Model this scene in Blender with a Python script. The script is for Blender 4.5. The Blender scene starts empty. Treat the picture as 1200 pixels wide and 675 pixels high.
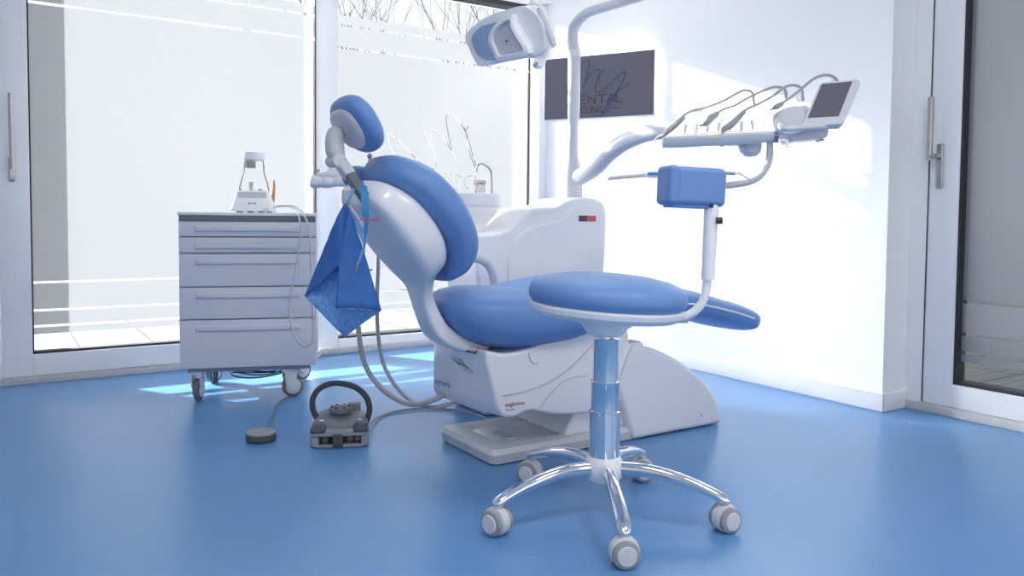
import bpy, bmesh, math, random
from math import sin, cos, pi, radians as R_
from mathutils import Vector as V, Matrix
from mathutils.geometry import delaunay_2d_cdt
random.seed(4)
scn = bpy.context.scene
COL = scn.collection

# ------------------------------------------------------------------ camera
FPX, YAW, PITCH, ROLL, CY, CAMH = 934.385, 0.574638, 0.04595, 0.008756, 296.484, 0.80
_cy, _sy, _cp, _sp = cos(YAW), sin(YAW), cos(PITCH), sin(PITCH)
cF = V((_cp*_sy, _cp*_cy, -_sp)); _r = V((_cy, -_sy, 0)); _u = _r.cross(cF)
cR = cos(ROLL)*_r + sin(ROLL)*_u; cU = -sin(ROLL)*_r + cos(ROLL)*_u
cC = V((0, 0, CAMH))
cam_d = bpy.data.cameras.new('camera'); cam = bpy.data.objects.new('camera', cam_d); COL.objects.link(cam)
cam.matrix_world = Matrix(((cR.x, cU.x, -cF.x, 0), (cR.y, cU.y, -cF.y, 0), (cR.z, cU.z, -cF.z, CAMH), (0, 0, 0, 1)))
cam_d.sensor_width = 36; cam_d.lens = FPX/1200*36; cam_d.shift_y = -(337.5-CY)/1200; cam_d.clip_start = 0.05
scn.camera = cam

def ray(x, y): return cF + (x-600)/FPX*cR - (y-CY)/FPX*cU
def AT(x, y, d): return cC + d*ray(x, y)                       # point at a distance in front of the camera
def _pl(x, y, ax, v):
    d = ray(x, y); return cC + (v-cC[ax])/d[ax]*d
def PX(x, y, v): return _pl(x, y, 0, v)
def PY(x, y, v): return _pl(x, y, 1, v)
def PZ(x, y, v): return _pl(x, y, 2, v)

def proj_on(T, x, y, off=0.0):
    """intersection of the view ray through a photo point with the plane z=off of frame T"""
    o = T @ V((0, 0, off)); n = (T.to_3x3() @ V((0, 0, 1))).normalized(); d = ray(x, y); return cC + d*((o-cC).dot(n)/d.dot(n))

# ------------------------------------------------------------------ materials
def mat(name, color, rough=0.4, metal=0.0, coat=0.0, spec=0.5, noise=None, bump=None, trans=0.0):
    m = bpy.data.materials.new(name); m.use_nodes = True
    nt = m.node_tree; b = nt.nodes['Principled BSDF']
    b.inputs['Base Color'].default_value = (*color, 1)
    b.inputs['Roughness'].default_value = rough; b.inputs['Metallic'].default_value = metal
    b.inputs['Coat Weight'].default_value = coat; b.inputs['Specular IOR Level'].default_value = spec
    b.inputs['Coat Roughness'].default_value = 0.08
    if trans: b.inputs['Transmission Weight'].default_value = trans
    tc = nt.nodes.new('ShaderNodeTexCoord')
    if noise:
        sc, amt = noise
        n = nt.nodes.new('ShaderNodeTexNoise'); n.inputs['Scale'].default_value = sc; n.inputs['Detail'].default_value = 5
        nt.links.new(tc.outputs['Object'], n.inputs['Vector'])
        mr = nt.nodes.new('ShaderNodeMapRange'); mr.inputs['To Min'].default_value = 1-amt; mr.inputs['To Max'].default_value = 1+amt
        mr.inputs['From Min'].default_value = .3; mr.inputs['From Max'].default_value = .7
        nt.links.new(n.outputs['Fac'], mr.inputs['Value'])
        mx = nt.nodes.new('ShaderNodeVectorMath'); mx.operation = 'SCALE'; mx.inputs[0].default_value = color
        nt.links.new(mr.outputs['Result'], mx.inputs['Scale']); nt.links.new(mx.outputs['Vector'], b.inputs['Base Color'])
    if bump:
        sc, st = bump
        n2 = nt.nodes.new('ShaderNodeTexNoise'); n2.inputs['Scale'].default_value = sc; n2.inputs['Detail'].default_value = 3
        nt.links.new(tc.outputs['Object'], n2.inputs['Vector'])
        bp = nt.nodes.new('ShaderNodeBump'); bp.inputs['Strength'].default_value = st; bp.inputs['Distance'].default_value = 0.002
        nt.links.new(n2.outputs['Fac'], bp.inputs['Height']); nt.links.new(bp.outputs['Normal'], b.inputs['Normal'])
    return m

M = {}
M['wall'] = mat('wall_paint', (.92, .915, .91), .6, bump=(180, .05))
M['ceil'] = mat('ceiling_paint', (.90, .89, .88), .8, bump=(150, .05))
M['frame'] = mat('white_window_frame', (.88, .875, .88), .35, bump=(90, .02))
M['sill'] = mat('grey_sill', (.55, .54, .55), .5, noise=(30, .05))
M['gasket'] = mat('black_gasket', (.03, .03, .035), .6, noise=(50, .1))
M['floor'] = mat('blue_vinyl_floor', (.105, .280, .560), .30, spec=.75, noise=(1.6, .05), bump=(260, .12))
M['white'] = mat('white_lacquer', (.80, .80, .84), .28, coat=.35, bump=(3, .02))
M['wplastic'] = mat('white_plastic', (.90, .895, .91), .38, bump=(60, .02))
M['grey_white'] = mat('grey_white_plastic', (.58, .59, .63), .35, noise=(9, .03))
M['dgrey_white'] = mat('light_grey_enamel', (.62, .62, .63), .33, noise=(14, .05))
M['blue'] = mat('blue_leatherette', (.145, .29, .60), .42, spec=.45, noise=(6, .03), bump=(420, .18))
M['chrome'] = mat('chrome', (.86, .86, .88), .08, metal=1, bump=(25, .01))
M['steel'] = mat('brushed_steel', (.50, .49, .47), .32, metal=1, noise=(40, .06))
M['dsteel'] = mat('dark_steel', (.32, .31, .32), .35, metal=.9, noise=(40, .06))
M['base_metal'] = mat('base_plate_metal', (.80, .79, .78), .34, metal=.35, noise=(7, .08))
M['arm'] = mat('arm_white_enamel', (.66, .665, .71), .3, coat=.2, bump=(20, .02))
M['black'] = mat('black_plastic', (.02, .02, .022), .4, noise=(30, .1))
M['dark'] = mat('dark_grey_rubber', (.075, .08, .09), .55, noise=(40, .12), bump=(120, .1))
M['mid'] = mat('mid_grey_plastic', (.16, .165, .18), .5, noise=(30, .08))
M['lgrey'] = mat('grey_plastic', (.33, .335, .35), .45, noise=(30, .05))
M['hose'] = mat('grey_hose_silicone', (.40, .395, .42), .4, noise=(20, .05))
M['whose'] = mat('pale_grey_hose', (.62, .62, .64), .4, noise=(20, .05))
M['pedal'] = mat('grey_cast_pedal', (.30, .30, .33), .45, noise=(60, .10), bump=(200, .2))
M['cab'] = mat('cabinet_grey_lacquer', (.70, .72, .78), .35, noise=(4, .02))
M['cabside'] = mat('cabinet_edge', (.30, .33, .38), .4, noise=(6, .03))
M['cabslot'] = mat('cabinet_slot', (.16, .18, .21), .4, noise=(6, .05))
M['caster'] = mat('caster_grey', (.70, .69, .71), .4, noise=(30, .04))
M['tyre'] = mat('caster_tread', (.17, .17, .18), .6, noise=(30, .1))
M['screen'] = mat('dark_screen', (.138, .134, .165), .55, spec=.2, noise=(2, .02))
M['ink'] = mat('logo_blue_ink', (.030, .075, .17), .5, noise=(9, .05))
M['ink2'] = mat('letter_dark_ink', (.035, .035, .05), .5, noise=(9, .05))
M['red'] = mat('red_print', (.50, .03, .05), .5, noise=(9, .05))
M['red_label'] = mat('red_sticker', (.62, .12, .14), .45, noise=(9, .05))
M['dark_label'] = mat('dark_sticker', (.07, .07, .09), .45, noise=(9, .05))
M['blueprint'] = mat('blue_print', (.12, .22, .50), .5, noise=(9, .05))
M['bib'] = mat('blue_bib_paper', (.040, .15, .46), .75, noise=(30, .10), bump=(350, .7))
M['bib2'] = mat('pale_blue_bib_back', (.17, .38, .74), .75, noise=(140, .28), bump=(350, .7))
M['ribbon'] = mat('cyan_ribbon', (.04, .27, .58), .4, noise=(20, .08))
M['orange'] = mat('orange_tip', (.70, .32, .13), .45, noise=(20, .06))
M['tan'] = mat('brown_print', (.25, .14, .12), .6, noise=(20, .1))
M['cup'] = mat('cup_paper', (.78, .74, .73), .6, noise=(20, .02))
M['yellow'] = mat('brass_bur', (.75, .62, .30), .3, metal=.6, noise=(20, .05))
M['bark'] = mat('bark', (.10, .085, .09), .9, noise=(6, .25))

def tile_mat():
    m = bpy.data.materials.new('terrace_tiles'); m.use_nodes = True; nt = m.node_tree; b = nt.nodes['Principled BSDF']
    tc = nt.nodes.new('ShaderNodeTexCoord'); br = nt.nodes.new('ShaderNodeTexBrick')
    br.inputs['Scale'].default_value = 1; br.offset = 0; br.inputs['Brick Width'].default_value = .42; br.inputs['Row Height'].default_value = .42
    br.inputs['Mortar Size'].default_value = .008
    br.inputs['Color1'].default_value = (.205, .195, .185, 1); br.inputs['Color2'].default_value = (.185, .18, .175, 1); br.inputs['Mortar'].default_value = (.04, .04, .04, 1)
    nt.links.new(tc.outputs['Object'], br.inputs['Vector'])
    w = nt.nodes.new('ShaderNodeTexWave'); w.inputs['Scale'].default_value = 5; w.bands_direction = 'Y'; w.inputs['Distortion'].default_value = 3
    nt.links.new(tc.outputs['Object'], w.inputs['Vector'])
    mx = nt.nodes.new('ShaderNodeMix'); mx.data_type = 'RGBA'; mx.blend_type = 'MULTIPLY'; mx.inputs['Factor'].default_value = .22
    nt.links.new(br.outputs['Color'], mx.inputs['A']); nt.links.new(w.outputs['Color'], mx.inputs['B'])
    nt.links.new(mx.outputs['Result'], b.inputs['Base Color']); b.inputs['Roughness'].default_value = .7
    return m
M['tiles'] = tile_mat()

def glass_mat(name, tint=(.93, .96, .97), ior=1.45, rough=.02):
    m = bpy.data.materials.new(name); m.use_nodes = True; nt = m.node_tree; nt.nodes.clear()
    o = nt.nodes.new('ShaderNodeOutputMaterial'); t = nt.nodes.new('ShaderNodeBsdfTransparent'); t.inputs['Color'].default_value = (*tint, 1)
    g = nt.nodes.new('ShaderNodeBsdfGlossy'); g.inputs['Roughness'].default_value = rough
    f = nt.nodes.new('ShaderNodeFresnel'); f.inputs['IOR'].default_value = ior
    mx = nt.nodes.new('ShaderNodeMixShader')
    nt.links.new(f.outputs[0], mx.inputs['Fac']); nt.links.new(t.outputs[0], mx.inputs[1]); nt.links.new(g.outputs[0], mx.inputs[2])
    nt.links.new(mx.outputs[0], o.inputs['Surface'])
    return m
M['glass'] = glass_mat('clear_glass')
M['clear'] = glass_mat('clear_plastic', (.985, .985, .99), 1.12, .12)

def film_mat():
    """frosted film: part of the light is scattered wide (translucent), part goes on in a broad forward lobe"""
    m = bpy.data.materials.new('frosted_film'); m.use_nodes = True; nt = m.node_tree; nt.nodes.clear()
    N = nt.nodes.new; o = N('ShaderNodeOutputMaterial')
    t = N('ShaderNodeBsdfTranslucent'); d = N('ShaderNodeBsdfDiffuse'); g = N('ShaderNodeBsdfGlossy'); rf = N('ShaderNodeBsdfRefraction')
    tc = N('ShaderNodeTexCoord'); n = N('ShaderNodeTexNoise'); n.inputs['Scale'].default_value = 40
    nt.links.new(tc.outputs['Object'], n.inputs['Vector'])
    cr = N('ShaderNodeMapRange'); cr.inputs['To Min'].default_value = .985; cr.inputs['To Max'].default_value = 1.0
    nt.links.new(n.outputs['Fac'], cr.inputs['Value'])
    sc = N('ShaderNodeVectorMath'); sc.operation = 'SCALE'; sc.inputs[0].default_value = FILM_T
    nt.links.new(cr.outputs[0], sc.inputs['Scale']); nt.links.new(sc.outputs['Vector'], t.inputs['Color'])
    d.inputs['Color'].default_value = (.85, .85, .87, 1)
    rf.inputs['Color'].default_value = (.46, .46, .475, 1); rf.inputs['Roughness'].default_value = .95; rf.inputs['IOR'].default_value = 1.22
    g.inputs['Roughness'].default_value = .38; g.inputs['Color'].default_value = (.9, .9, .9, 1)
    m1 = N('ShaderNodeMixShader'); m1.inputs[0].default_value = .42
    m2 = N('ShaderNodeMixShader'); m2.inputs[0].default_value = FILM_FWD
    m3 = N('ShaderNodeMixShader'); m3.inputs[0].default_value = .05
    nt.links.new(t.outputs[0], m1.inputs[1]); nt.links.new(d.outputs[0], m1.inputs[2])
    nt.links.new(m1.outputs[0], m2.inputs[1]); nt.links.new(rf.outputs[0], m2.inputs[2])
    nt.links.new(m2.outputs[0], m3.inputs[1]); nt.links.new(g.outputs[0], m3.inputs[2])
    nt.links.new(m3.outputs[0], o.inputs['Surface'])
    return m
FILM_T = (.165, .165, .17); FILM_FWD = .40
M['film'] = film_mat()

def emis(name, color, s):
    m = bpy.data.materials.new(name); m.use_nodes = True; b = m.node_tree.nodes['Principled BSDF']
    b.inputs['Base Color'].default_value = (.8, .8, .8, 1); b.inputs['Emission Color'].default_value = (*color, 1); b.inputs['Emission Strength'].default_value = s
    return m

# ------------------------------------------------------------------ mesh builder
def frame(o, x, y, z):
    x, y, z = V(x), V(y), V(z)
    return Matrix(((x.x, y.x, z.x, o[0]), (x.y, y.y, z.y, o[1]), (x.z, y.z, z.z, o[2]), (0, 0, 0, 1)))
def look(o, z, up=(0, 0, 1)):
    z = V(z).normalized(); u = V(up)
    if abs(z.dot(u)) > .98: u = V((1, 0, 0))
    x = u.cross(z).normalized(); y = z.cross(x)
    return frame(o, x, y, z)
def smooth_path(pts, n=6, closed=False):
    pts = [V(p) for p in pts]; out = []; L = len(pts)
    rng = range(L if closed else L-1)
    for i in rng:
        if closed: p0, p1, p2, p3 = pts[(i-1) % L], pts[i], pts[(i+1) % L], pts[(i+2) % L]
        else: p0, p1, p2, p3 = pts[max(i-1, 0)], pts[i], pts[i+1], pts[min(i+2, L-1)]
        for k in range(n):
            t = k/n
            out.append(.5*((2*p1)+(-p0+p2)*t+(2*p0-5*p1+4*p2-p3)*t*t+(-p0+3*p1-3*p2+p3)*t**3))
    if not closed: out.append(pts[-1])
    return out
def lerps(vals, n):
    out = []
    for i in range(len(vals)-1):
        for k in range(n): out.append(vals[i]+(vals[i+1]-vals[i])*k/n)
    out.append(vals[-1]); return out

class B:
    def __init__(s): s.bm = bmesh.new()
    def face(s, vs):
        try: return s.bm.faces.new(vs)
        except ValueError: return None
    def ring_loft(s, rings, cap=True, close=False):
        vv = [[s.bm.verts.new(p) for p in r] for r in rings]
        n = len(vv[0]); m = len(vv)
        for i in range(m if close else m-1):
            a, b = vv[i], vv[(i+1) % m]
            for j in range(n): s.face([a[j], a[(j+1) % n], b[(j+1) % n], b[j]])
        if cap and not close:
            s.face(vv[0][::-1]); s.face(vv[-1])
        return s
    def box(s, c, size, T=None, bev=0):
        hx, hy, hz = [k/2 for k in size]; c = V(c)
        vs = [c+V((a*hx, b*hy, d*hz)) for a in (-1, 1) for b in (-1, 1) for d in (-1, 1)]
        if T is not None: vs = [T @ p for p in vs]
        v = [s.bm.verts.new(p) for p in vs]
        fs = [s.bm.faces.new([v[i] for i in f]) for f in ((0, 1, 3, 2), (4, 6, 7, 5), (0, 4, 5, 1), (2, 3, 7, 6), (0, 2, 6, 4), (1, 5, 7, 3))]
        if bev:
            es = list({e for f in fs for e in f.edges})
            bmesh.ops.bevel(s.bm, geom=es, offset=bev, segments=3, profile=.5, affect='EDGES')
        return s
    def box2(s, p0, p1, bev=0):
        p0, p1 = V(p0), V(p1); return s.box((p0+p1)/2, [abs(a) for a in (p1-p0)], None, bev)
    def tube(s, path, r, n=12, cap=True):
        path = [V(p) for p in path]; L = len(path)
        rs = r if isinstance(r, (list, tuple)) else [r]*L
        T0 = (path[1]-path[0]).normalized(); up = V((0, 0, 1)) if abs(T0.z) < .9 else V((1, 0, 0))
        x = up.cross(T0).normalized(); rings = []; pT = T0
        for i, p in enumerate(path):
            T = (path[min(i+1, L-1)]-path[max(i-1, 0)]).normalized()
            q = pT.rotation_difference(T); x = q @ x; pT = T; x = (x-T*x.dot(T)).normalized(); y = T.cross(x)
            rings.append([p+rs[i]*(cos(2*pi*k/n)*x+sin(2*pi*k/n)*y) for k in range(n)])
        return s.ring_loft(rings, cap)
    def cyl(s, p0, p1, r0, r1=None, n=24): return s.tube([p0, p1], [r0, r0 if r1 is None else r1], n)
    def lathe(s, prof, T=None, n=32, sx=1, sy=1):
        T = T or Matrix.Identity(4)
        rings = [[T @ V((max(r, 1e-4)*sx*cos(2*pi*k/n), max(r, 1e-4)*sy*sin(2*pi*k/n), z)) for k in range(n)] for r, z in prof]
        return s.ring_loft(rings, True)
    def sphere(s, c, r, T=None, n=20):
        m = n//2
        prof = [(abs(sin(pi*i/m)), -cos(pi*i/m)) for i in range(m+1)]
        rr = r if isinstance(r, (tuple, list)) else (r, r, r)
        c = V(c)
        rings = []
        for a, z in prof:
            ring = []
            for k in range(n):
                p = V((max(a, 1e-3)*cos(2*pi*k/n)*rr[0], max(a, 1e-3)*sin(2*pi*k/n)*rr[1], z*rr[2]))
                ring.append((T @ p) if T else c+p)
            rings.append(ring)
        return s.ring_loft(rings, True)
    def prism(s, poly, ax, a0, a1):
        """poly: 3D points (coordinate ax replaced by a0/a1)"""
        r0, r1 = [], []
        for p in poly:
            p = V(p); q = p.copy(); p[ax] = a0; q[ax] = a1; r0.append(p); r1.append(q)
        return s.ring_loft([r0, r1])
    def plate(s, pts, T, th):
        """flat 2D outline in the frame T, thickness th along its z"""
        r0 = [T @ V((p[0], p[1], 0)) for p in pts]; r1 = [T @ V((p[0], p[1], th)) for p in pts]
        return s.ring_loft([r0, r1])
    def strip(s, pts, w, T, th=.0006):
        """a flat pen stroke of width w along 2D points in the frame T"""
        pts = [V((p[0], p[1])) for p in pts]
        for a, b in zip(pts, pts[1:]):
            d = b-a
            if d.length < 1e-6: continue
            d.normalize(); nn = V((-d.y, d.x))*w/2; e = d*w*.3
            s.plate([a-nn-e, b-nn+e, b+nn+e, a+nn-e], T, th)
        return s
    def superloft(s, st, n=28, ex=2.6, dirw=(0, 1, 0), sub=4):
        """stations (front point, back point, half width): rounded cross-sections spanned front-back and along dirw"""
        Fp = smooth_path([a[0] for a in st], sub); Bp = smooth_path([a[1] for a in st], sub)
        W = [p.x for p in smooth_path([(a[2], 0, 0) for a in st], sub)]
        dirw = V(dirw); rings = []
        for f, b, w in zip(Fp, Bp, W):
            c = (f+b)/2; h = (f-b)/2; ring = []
            for k in range(n):
                t = 2*pi*k/n; ct, st_ = cos(t), sin(t)
                ring.append(c + dirw*w*math.copysign(abs(ct)**(2/ex), ct) + h*math.copysign(abs(st_)**(2/ex), st_))
            rings.append(ring)
        return s.ring_loft(rings)

def to_mesh(name, b, m, angle=38, smooth=True):
    bm = b.bm
    bmesh.ops.recalc_face_normals(bm, faces=bm.faces)
    me = bpy.data.meshes.new(name); bm.to_mesh(me); bm.free()
    me.materials.append(M[m] if isinstance(m, str) else m)
    if smooth:
        me.polygons.foreach_set('use_smooth', [True]*len(me.polygons))
        me.set_sharp_from_angle(angle=R_(angle))
    return me
ORG = {}
def obj(name, b, m, parent=None, angle=38, smooth=True, bevel=0, seg=4, subsurf=0, base=None, label=None):
    """link the builder's world-space mesh as ONE object; a child keeps its root's origin"""
    if parent is not None: o0 = ORG[parent.name]
    else:
        o0 = V(base) if base else V((0, 0, 0))
    bmesh.ops.translate(b.bm, verts=b.bm.verts, vec=-o0)
    me = to_mesh(name, b, m, angle, smooth)
    o = bpy.data.objects.new(name, me); COL.objects.link(o)
    if parent is not None: o.parent = parent
    else: o.location = o0
    ORG[o.name] = o0
    if subsurf:
        md = o.modifiers.new('subdivision', 'SUBSURF'); md.levels = md.render_levels = subsurf
    if bevel:
        md = o.modifiers.new('bevel', 'BEVEL'); md.width = bevel; md.segments = seg; md.limit_method = 'ANGLE'; md.angle_limit = R_(50)
        md.use_clamp_overlap = True; md.harden_normals = True
    if label: o['label'] = label
    return o
def thing(name, label, cat, loc=(0, 0, 0), group=None):
    o = bpy.data.objects.new(name, None); COL.objects.link(o); o.empty_display_size = .05
    o.location = loc; ORG[o.name] = V(loc); o['label'] = label; o['category'] = cat
    if group: o['group'] = group
    return o
def tag(o, label, cat, group=None):
    o['label'] = label; o['category'] = cat
    if group: o['group'] = group
    return o
def struct(name, b, m, parent=None, **k):
    o = obj(name, b, m, parent, **k)
    if parent is None: o['kind'] = 'structure'
    return o
def text_builder(body, size, T, th=.0006, spacing=1.0, align='LEFT'):
    cu = bpy.data.curves.new('t', 'FONT'); cu.body = body; cu.size = size; cu.extrude = th/2; cu.space_character = spacing; cu.align_x = align
    cu.resolution_u = 3
    o = bpy.data.objects.new('t', cu); COL.objects.link(o)
    dg = bpy.context.evaluated_depsgraph_get(); dg.update()
    me = bpy.data.meshes.new_from_object(o.evaluated_get(dg))
    b = B(); b.bm.from_mesh(me); b.bm.transform(T)
    bpy.data.objects.remove(o); bpy.data.curves.remove(cu); bpy.data.meshes.remove(me)
    return b

# ================================================================== THE ROOM
YW, XW = 4.386, 3.088            # window wall and right wall
XD = 3.25                        # right door plane
GY1, GY2 = 4.36, 4.49            # the two panes of the window wall
ZC = 2.62
struct('floor', B().box2((-3.2, -2.6, -.06), (3.42, 4.44, 0)), 'floor')
struct('ceiling', B().box2((-3.2, -2.6, ZC), (3.42, 4.70, ZC+.1)), 'ceil')
# right wall with its thickness towards the door recess
struct('wall_right', B().box2((XW, 1.922, 0), (XW+.34, 4.70, ZC)), 'wall')
struct('wall_above_door', B().box2((XD-.02, -2.6, 2.26), (XD+.18, 1.922, ZC)), 'wall')
struct('wall_above_window', B().box2((-.30, 4.30, 2.20), (XW, 4.66, ZC)), 'wall')
struct('wall_left_of_window', B().box2((-3.2, 4.33, 0), (-.02, 4.66, ZC)), 'wall')
struct('wall_left', B().box2((-3.3, -2.6, 0), (-3.2, 4.66, ZC)), 'wall')
b = B()
b.box2((-3.2, -2.7, 0), (-2.0, -2.6, ZC)); b.box2((2.6, -2.7, 0), (3.42, -2.6, ZC)); b.box2((-2.0, -2.7, 2.3), (2.6, -2.6, ZC))
struct('wall_back', b, 'wall')
struct('baseboard_right', B().box2((XW-.012, 1.91, 0), (XW, 4.34, .078), .004).box2((XW-.012, 1.910, 0), (XD, 1.922, .078), .004), 'frame')

Z1 = [(.225, .257), (.268, .332), (.343, .464), (.475, 1.767), (1.779, 1.897), (1.909, 1.958)]   # heights covered by frosted film
ZST = Z1
def film_bands(par, ax_const, a0, a1, const, holes=None, bands=None, name='frosted_film'):
    """frosted film sheet of a pane, split by its clear stripes (one sheet, bands are its pattern)"""
    b = B()
    for z0, z1 in (bands or ZST):
        if holes and z1-z0 > .8:
            pts = [V((a0, z0)), V((a1, z0)), V((a1, z1)), V((a0, z1))]; faces = [[0, 1, 2, 3]]
            for h in holes:
                i0 = len(pts); pts += [V(p) for p in h]; faces.append(list(range(i0, i0+len(h))))
            vo, eo, fo, ov, oe, of = delaunay_2d_cdt(pts, [], faces, 2, 1e-6)
            vs = [b.bm.verts.new((p.x, const, p.y)) for p in vo]
            for f, orig in zip(fo, of):
                if 0 in orig and len(orig) == 1: b.face([vs[i] for i in f])
        else:
            if ax_const == 'y': q = [(a0, const, z0), (a1, const, z0), (a1, const, z1), (a0, const, z1)]
            else: q = [(const, a0, z0), (const, a1, z0), (const, a1, z1), (const, a0, z1)]
            b.face([b.bm.verts.new(p) for p in q])
    return obj(name, b, 'film', par, smooth=False)

# the script logo shared by the wall screen and (mirrored) the window: 2D strokes, unit = width of the word DENTAL
LOGO = [
    [(.09, .74), (.12, .66), (.07, .42), (-.03, .19), (.02, .36), (.11, .645)],
    [(.12, .66), (.14, .72)],
    [(.11, .645), (.19, .77), (.275, .86), (.34, .86), (.36, .80), (.34, .66), (.29, .46), (.24, .34)],
    [(.24, .34), (.34, .51), (.44, .64), (.525, .675), (.54, .60), (.51, .45), (.475, .30), (.50, .225), (.59, .22), (.69, .305), (.84, .46), (.99, .585), (1.02, .58), (1.0, .455), (.91, .28), (.825, .105)],
    [(.63, .67), (.575, .57), (.525, .45)],
    [(1.09, .35), (.96, .26), (.86, .185), (.76, .04), (.675, -.10), (.61, -.24)],
    [(.61, -.24), (.70, -.165), (.74, -.05), (.825, .105)],
]
LET = {   # thin capitals on a 1 x 1 cell
    'D': [[(0, 0), (0, 1), (.35, 1), (.62, .85), (.72, .5), (.62, .15), (.35, 0), (0, 0)]],
    'E': [[(.6, 1), (0, 1), (0, 0), (.6, 0)], [(0, .52), (.52, .52)]],
    'N': [[(0, 0), (0, 1), (.66, 0), (.66, 1)]],
    'T': [[(0, 1), (.72, 1)], [(.36, 1), (.36, 0)]],
    'A': [[(0, 0), (.36, 1), (.72, 0)], [(.14, .36), (.58, .36)]],
    'L': [[(0, 1), (0, 0), (.55, 0)]],
    'C': [[(.68, .84), (.48, .99), (.25, .97), (.06, .75), (.02, .5), (.06, .25), (.25, .03), (.48, .01), (.68, .16)]],
    'I': [[(0, 0), (0, 1)]],
}
ADV = {'D': .95, 'E': .84, 'N': .92, 'T': .86, 'A': .84, 'L': .7, 'C': .9, 'I': .26}
def word(w, x, y, h, width):
    tot = sum(ADV[c] for c in w); k = width/tot; out = []
    for c in w:
        for st in LET[c]: out.append([(x+p[0]*k, y+p[1]*h) for p in st])
        x += ADV[c]*k
    return out
def logo_strokes():
    """returns list of (strokes, kind)"""
    word1 = word('DENTAL', 0, 0, .16, 1.0)
    word2 = word('CLINIC', .21, -.19, .125, .46)
    dash = [[(.04, -.12), (.17, -.12)], [(.775, -.12), (.91, -.12)]]
    scr = [[(p[0], p[1]) for p in smooth_path([(a, b, 0) for a, b in s], 5)] for s in LOGO]
    return scr, word1, word2, dash

def strokes_to_holes(strokes, w):
    out = []
    for st in strokes:
        for a, b in zip(st, st[1:]):
            a, b = V(a[:2]), V(b[:2]); d = b-a
            if d.length < 1e-5: continue
            d.normalize(); n = V((-d.y, d.x))*w/2; e = d*w*.3
            out.append([a-n-e, b-n+e, b+n+e, a+n-e])
    return out

# --- window_1 : sliding glazed leaf on the left with handle
def pane(root, name, p0, p1): return obj(name, B().box2(p0, p1), 'glass', root, smooth=False)
w1 = bpy.data.objects.new('window_1', None); COL.objects.link(w1); w1['kind'] = 'structure'; w1.location = (.8, YW, 0); ORG['window_1'] = V((.8, YW, 0))
x0, x1, zb, zt = .135, 1.500, .136, 2.13
b = B(); b.box2((.012, 4.315, .035), (x0, 4.375, 2.20), .004); b.box2((x1, 4.33, .035), (1.512, 4.375, 2.20), .002)
b.box2((x0, 4.315, .035), (x1, 4.375, zb), .004); b.box2((x0, 4.315, zt), (x1, 4.375, 2.20), .004)
obj('leaf_frame', b, 'frame', w1)
b = B(); g = .007
b.box2((x0, 4.325, zb), (x0+g, 4.374, zt)); b.box2((x1-g, 4.325, zb), (x1, 4.374, zt)); b.box2((x0+g, 4.325, zb), (x1-g, 4.374, zb+g*1.6)); b.box2((x0+g, 4.325, zt-g*2), (x1-g, 4.374, zt))
obj('gasket', b, 'gasket', w1, smooth=False)
pane(w1, 'glass_pane', (x0, 4.356, zb), (x1, 4.364, zt))
film_bands(w1, 'y', x0+g, x1-g, 4.3545)
hb = PY(13, 210, 4.312); hx = .066
h = obj('handle', B().box2((hx-.013, 4.300, .94), (hx+.013, 4.315, 1.05), .006).cyl((hx, 4.300, 1.03), (hx, 4.268, 1.03), .009), 'steel', w1, label='brushed steel lift handle with upright bar')
obj('grip_bar', B().cyl((hx+.003, 4.268, .995), (hx-.001, 4.268, 1.335), .010).cyl((hx+.003, 4.268, 1.015), (hx+.003, 4.268, 1.022), .0105), 'steel', h)

# --- window_2 : fixed glazed pane with the mirrored clinic lettering
w2 = bpy.data.objects.new('window_2', None); COL.objects.link(w2); w2['kind'] = 'structure'; w2.location = (2.3, YW, 0); ORG['window_2'] = V((2.3, YW, 0))
x0, x1, zb, zt = 1.655, 3.03, .082, 2.19
b = B(); b.box2((1.516, 4.40, .03), (x0, 4.52, 2.20), .004); b.box2((x1, 4.36, .03), (XW+.05, 4.52, 2.20), .004)
b.box2((x0, 4.385, .03), (x1, 4.52, zb-.0), .004); b.box2((x0, 4.40, zt), (x1, 4.52, 2.20), .004)
obj('window_frame', b, 'frame', w2)
b = B(); b.box2((x0, 4.41, zb), (x1, 4.505, zb+.012)); b.box2((x0, 4.41, zt-.03), (x1, 4.505, zt)); b.box2((x1-.008, 4.478, zb), (x1, 4.505, zt)); b.box2((1.512, 4.382, .06), (1.519, 4.40, 2.2))
obj('gasket', b, 'gasket', w2, smooth=False)
pane(w2, 'glass_pane', (x0, 4.490, zb), (x1, 4.498, zt))
# DENTAL reads mirrored from inside: right edge (letter D) at px 600, running to the left
scr, wd1, wd2, dsh = logo_strokes()
pr, pl = PY(557, 222, 4.488), PY(457, 221, 4.488)
LW = pr.x-pl.x; LK = .91
def mirror(strokes): return [[(pr.x - p[0]*LW, pr.z + p[1]*LW*LK) for p in s] for s in strokes]
holes = strokes_to_holes(mirror(scr), .0056) + strokes_to_holes(mirror(wd1), .0026) + strokes_to_holes(mirror(wd2+dsh), .0022)
film_bands(w2, 'y', x0, x1-.008, 4.488, holes)

struct('window_3', B().box2((-.006, 4.352, .035), (.004, 4.372, 2.2), 0), 'frame')
struct('trim_1', B().box2((-.02, 4.30, 0), (1.52, 4.375, .034), .003).box2((1.52, 4.36, 0), (XW, 4.42, .034), .003), 'sill')
struct('trim_2', B().box2((-.02, 4.312, .034), (.010, 4.376, 2.2), .002), 'frame')

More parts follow.
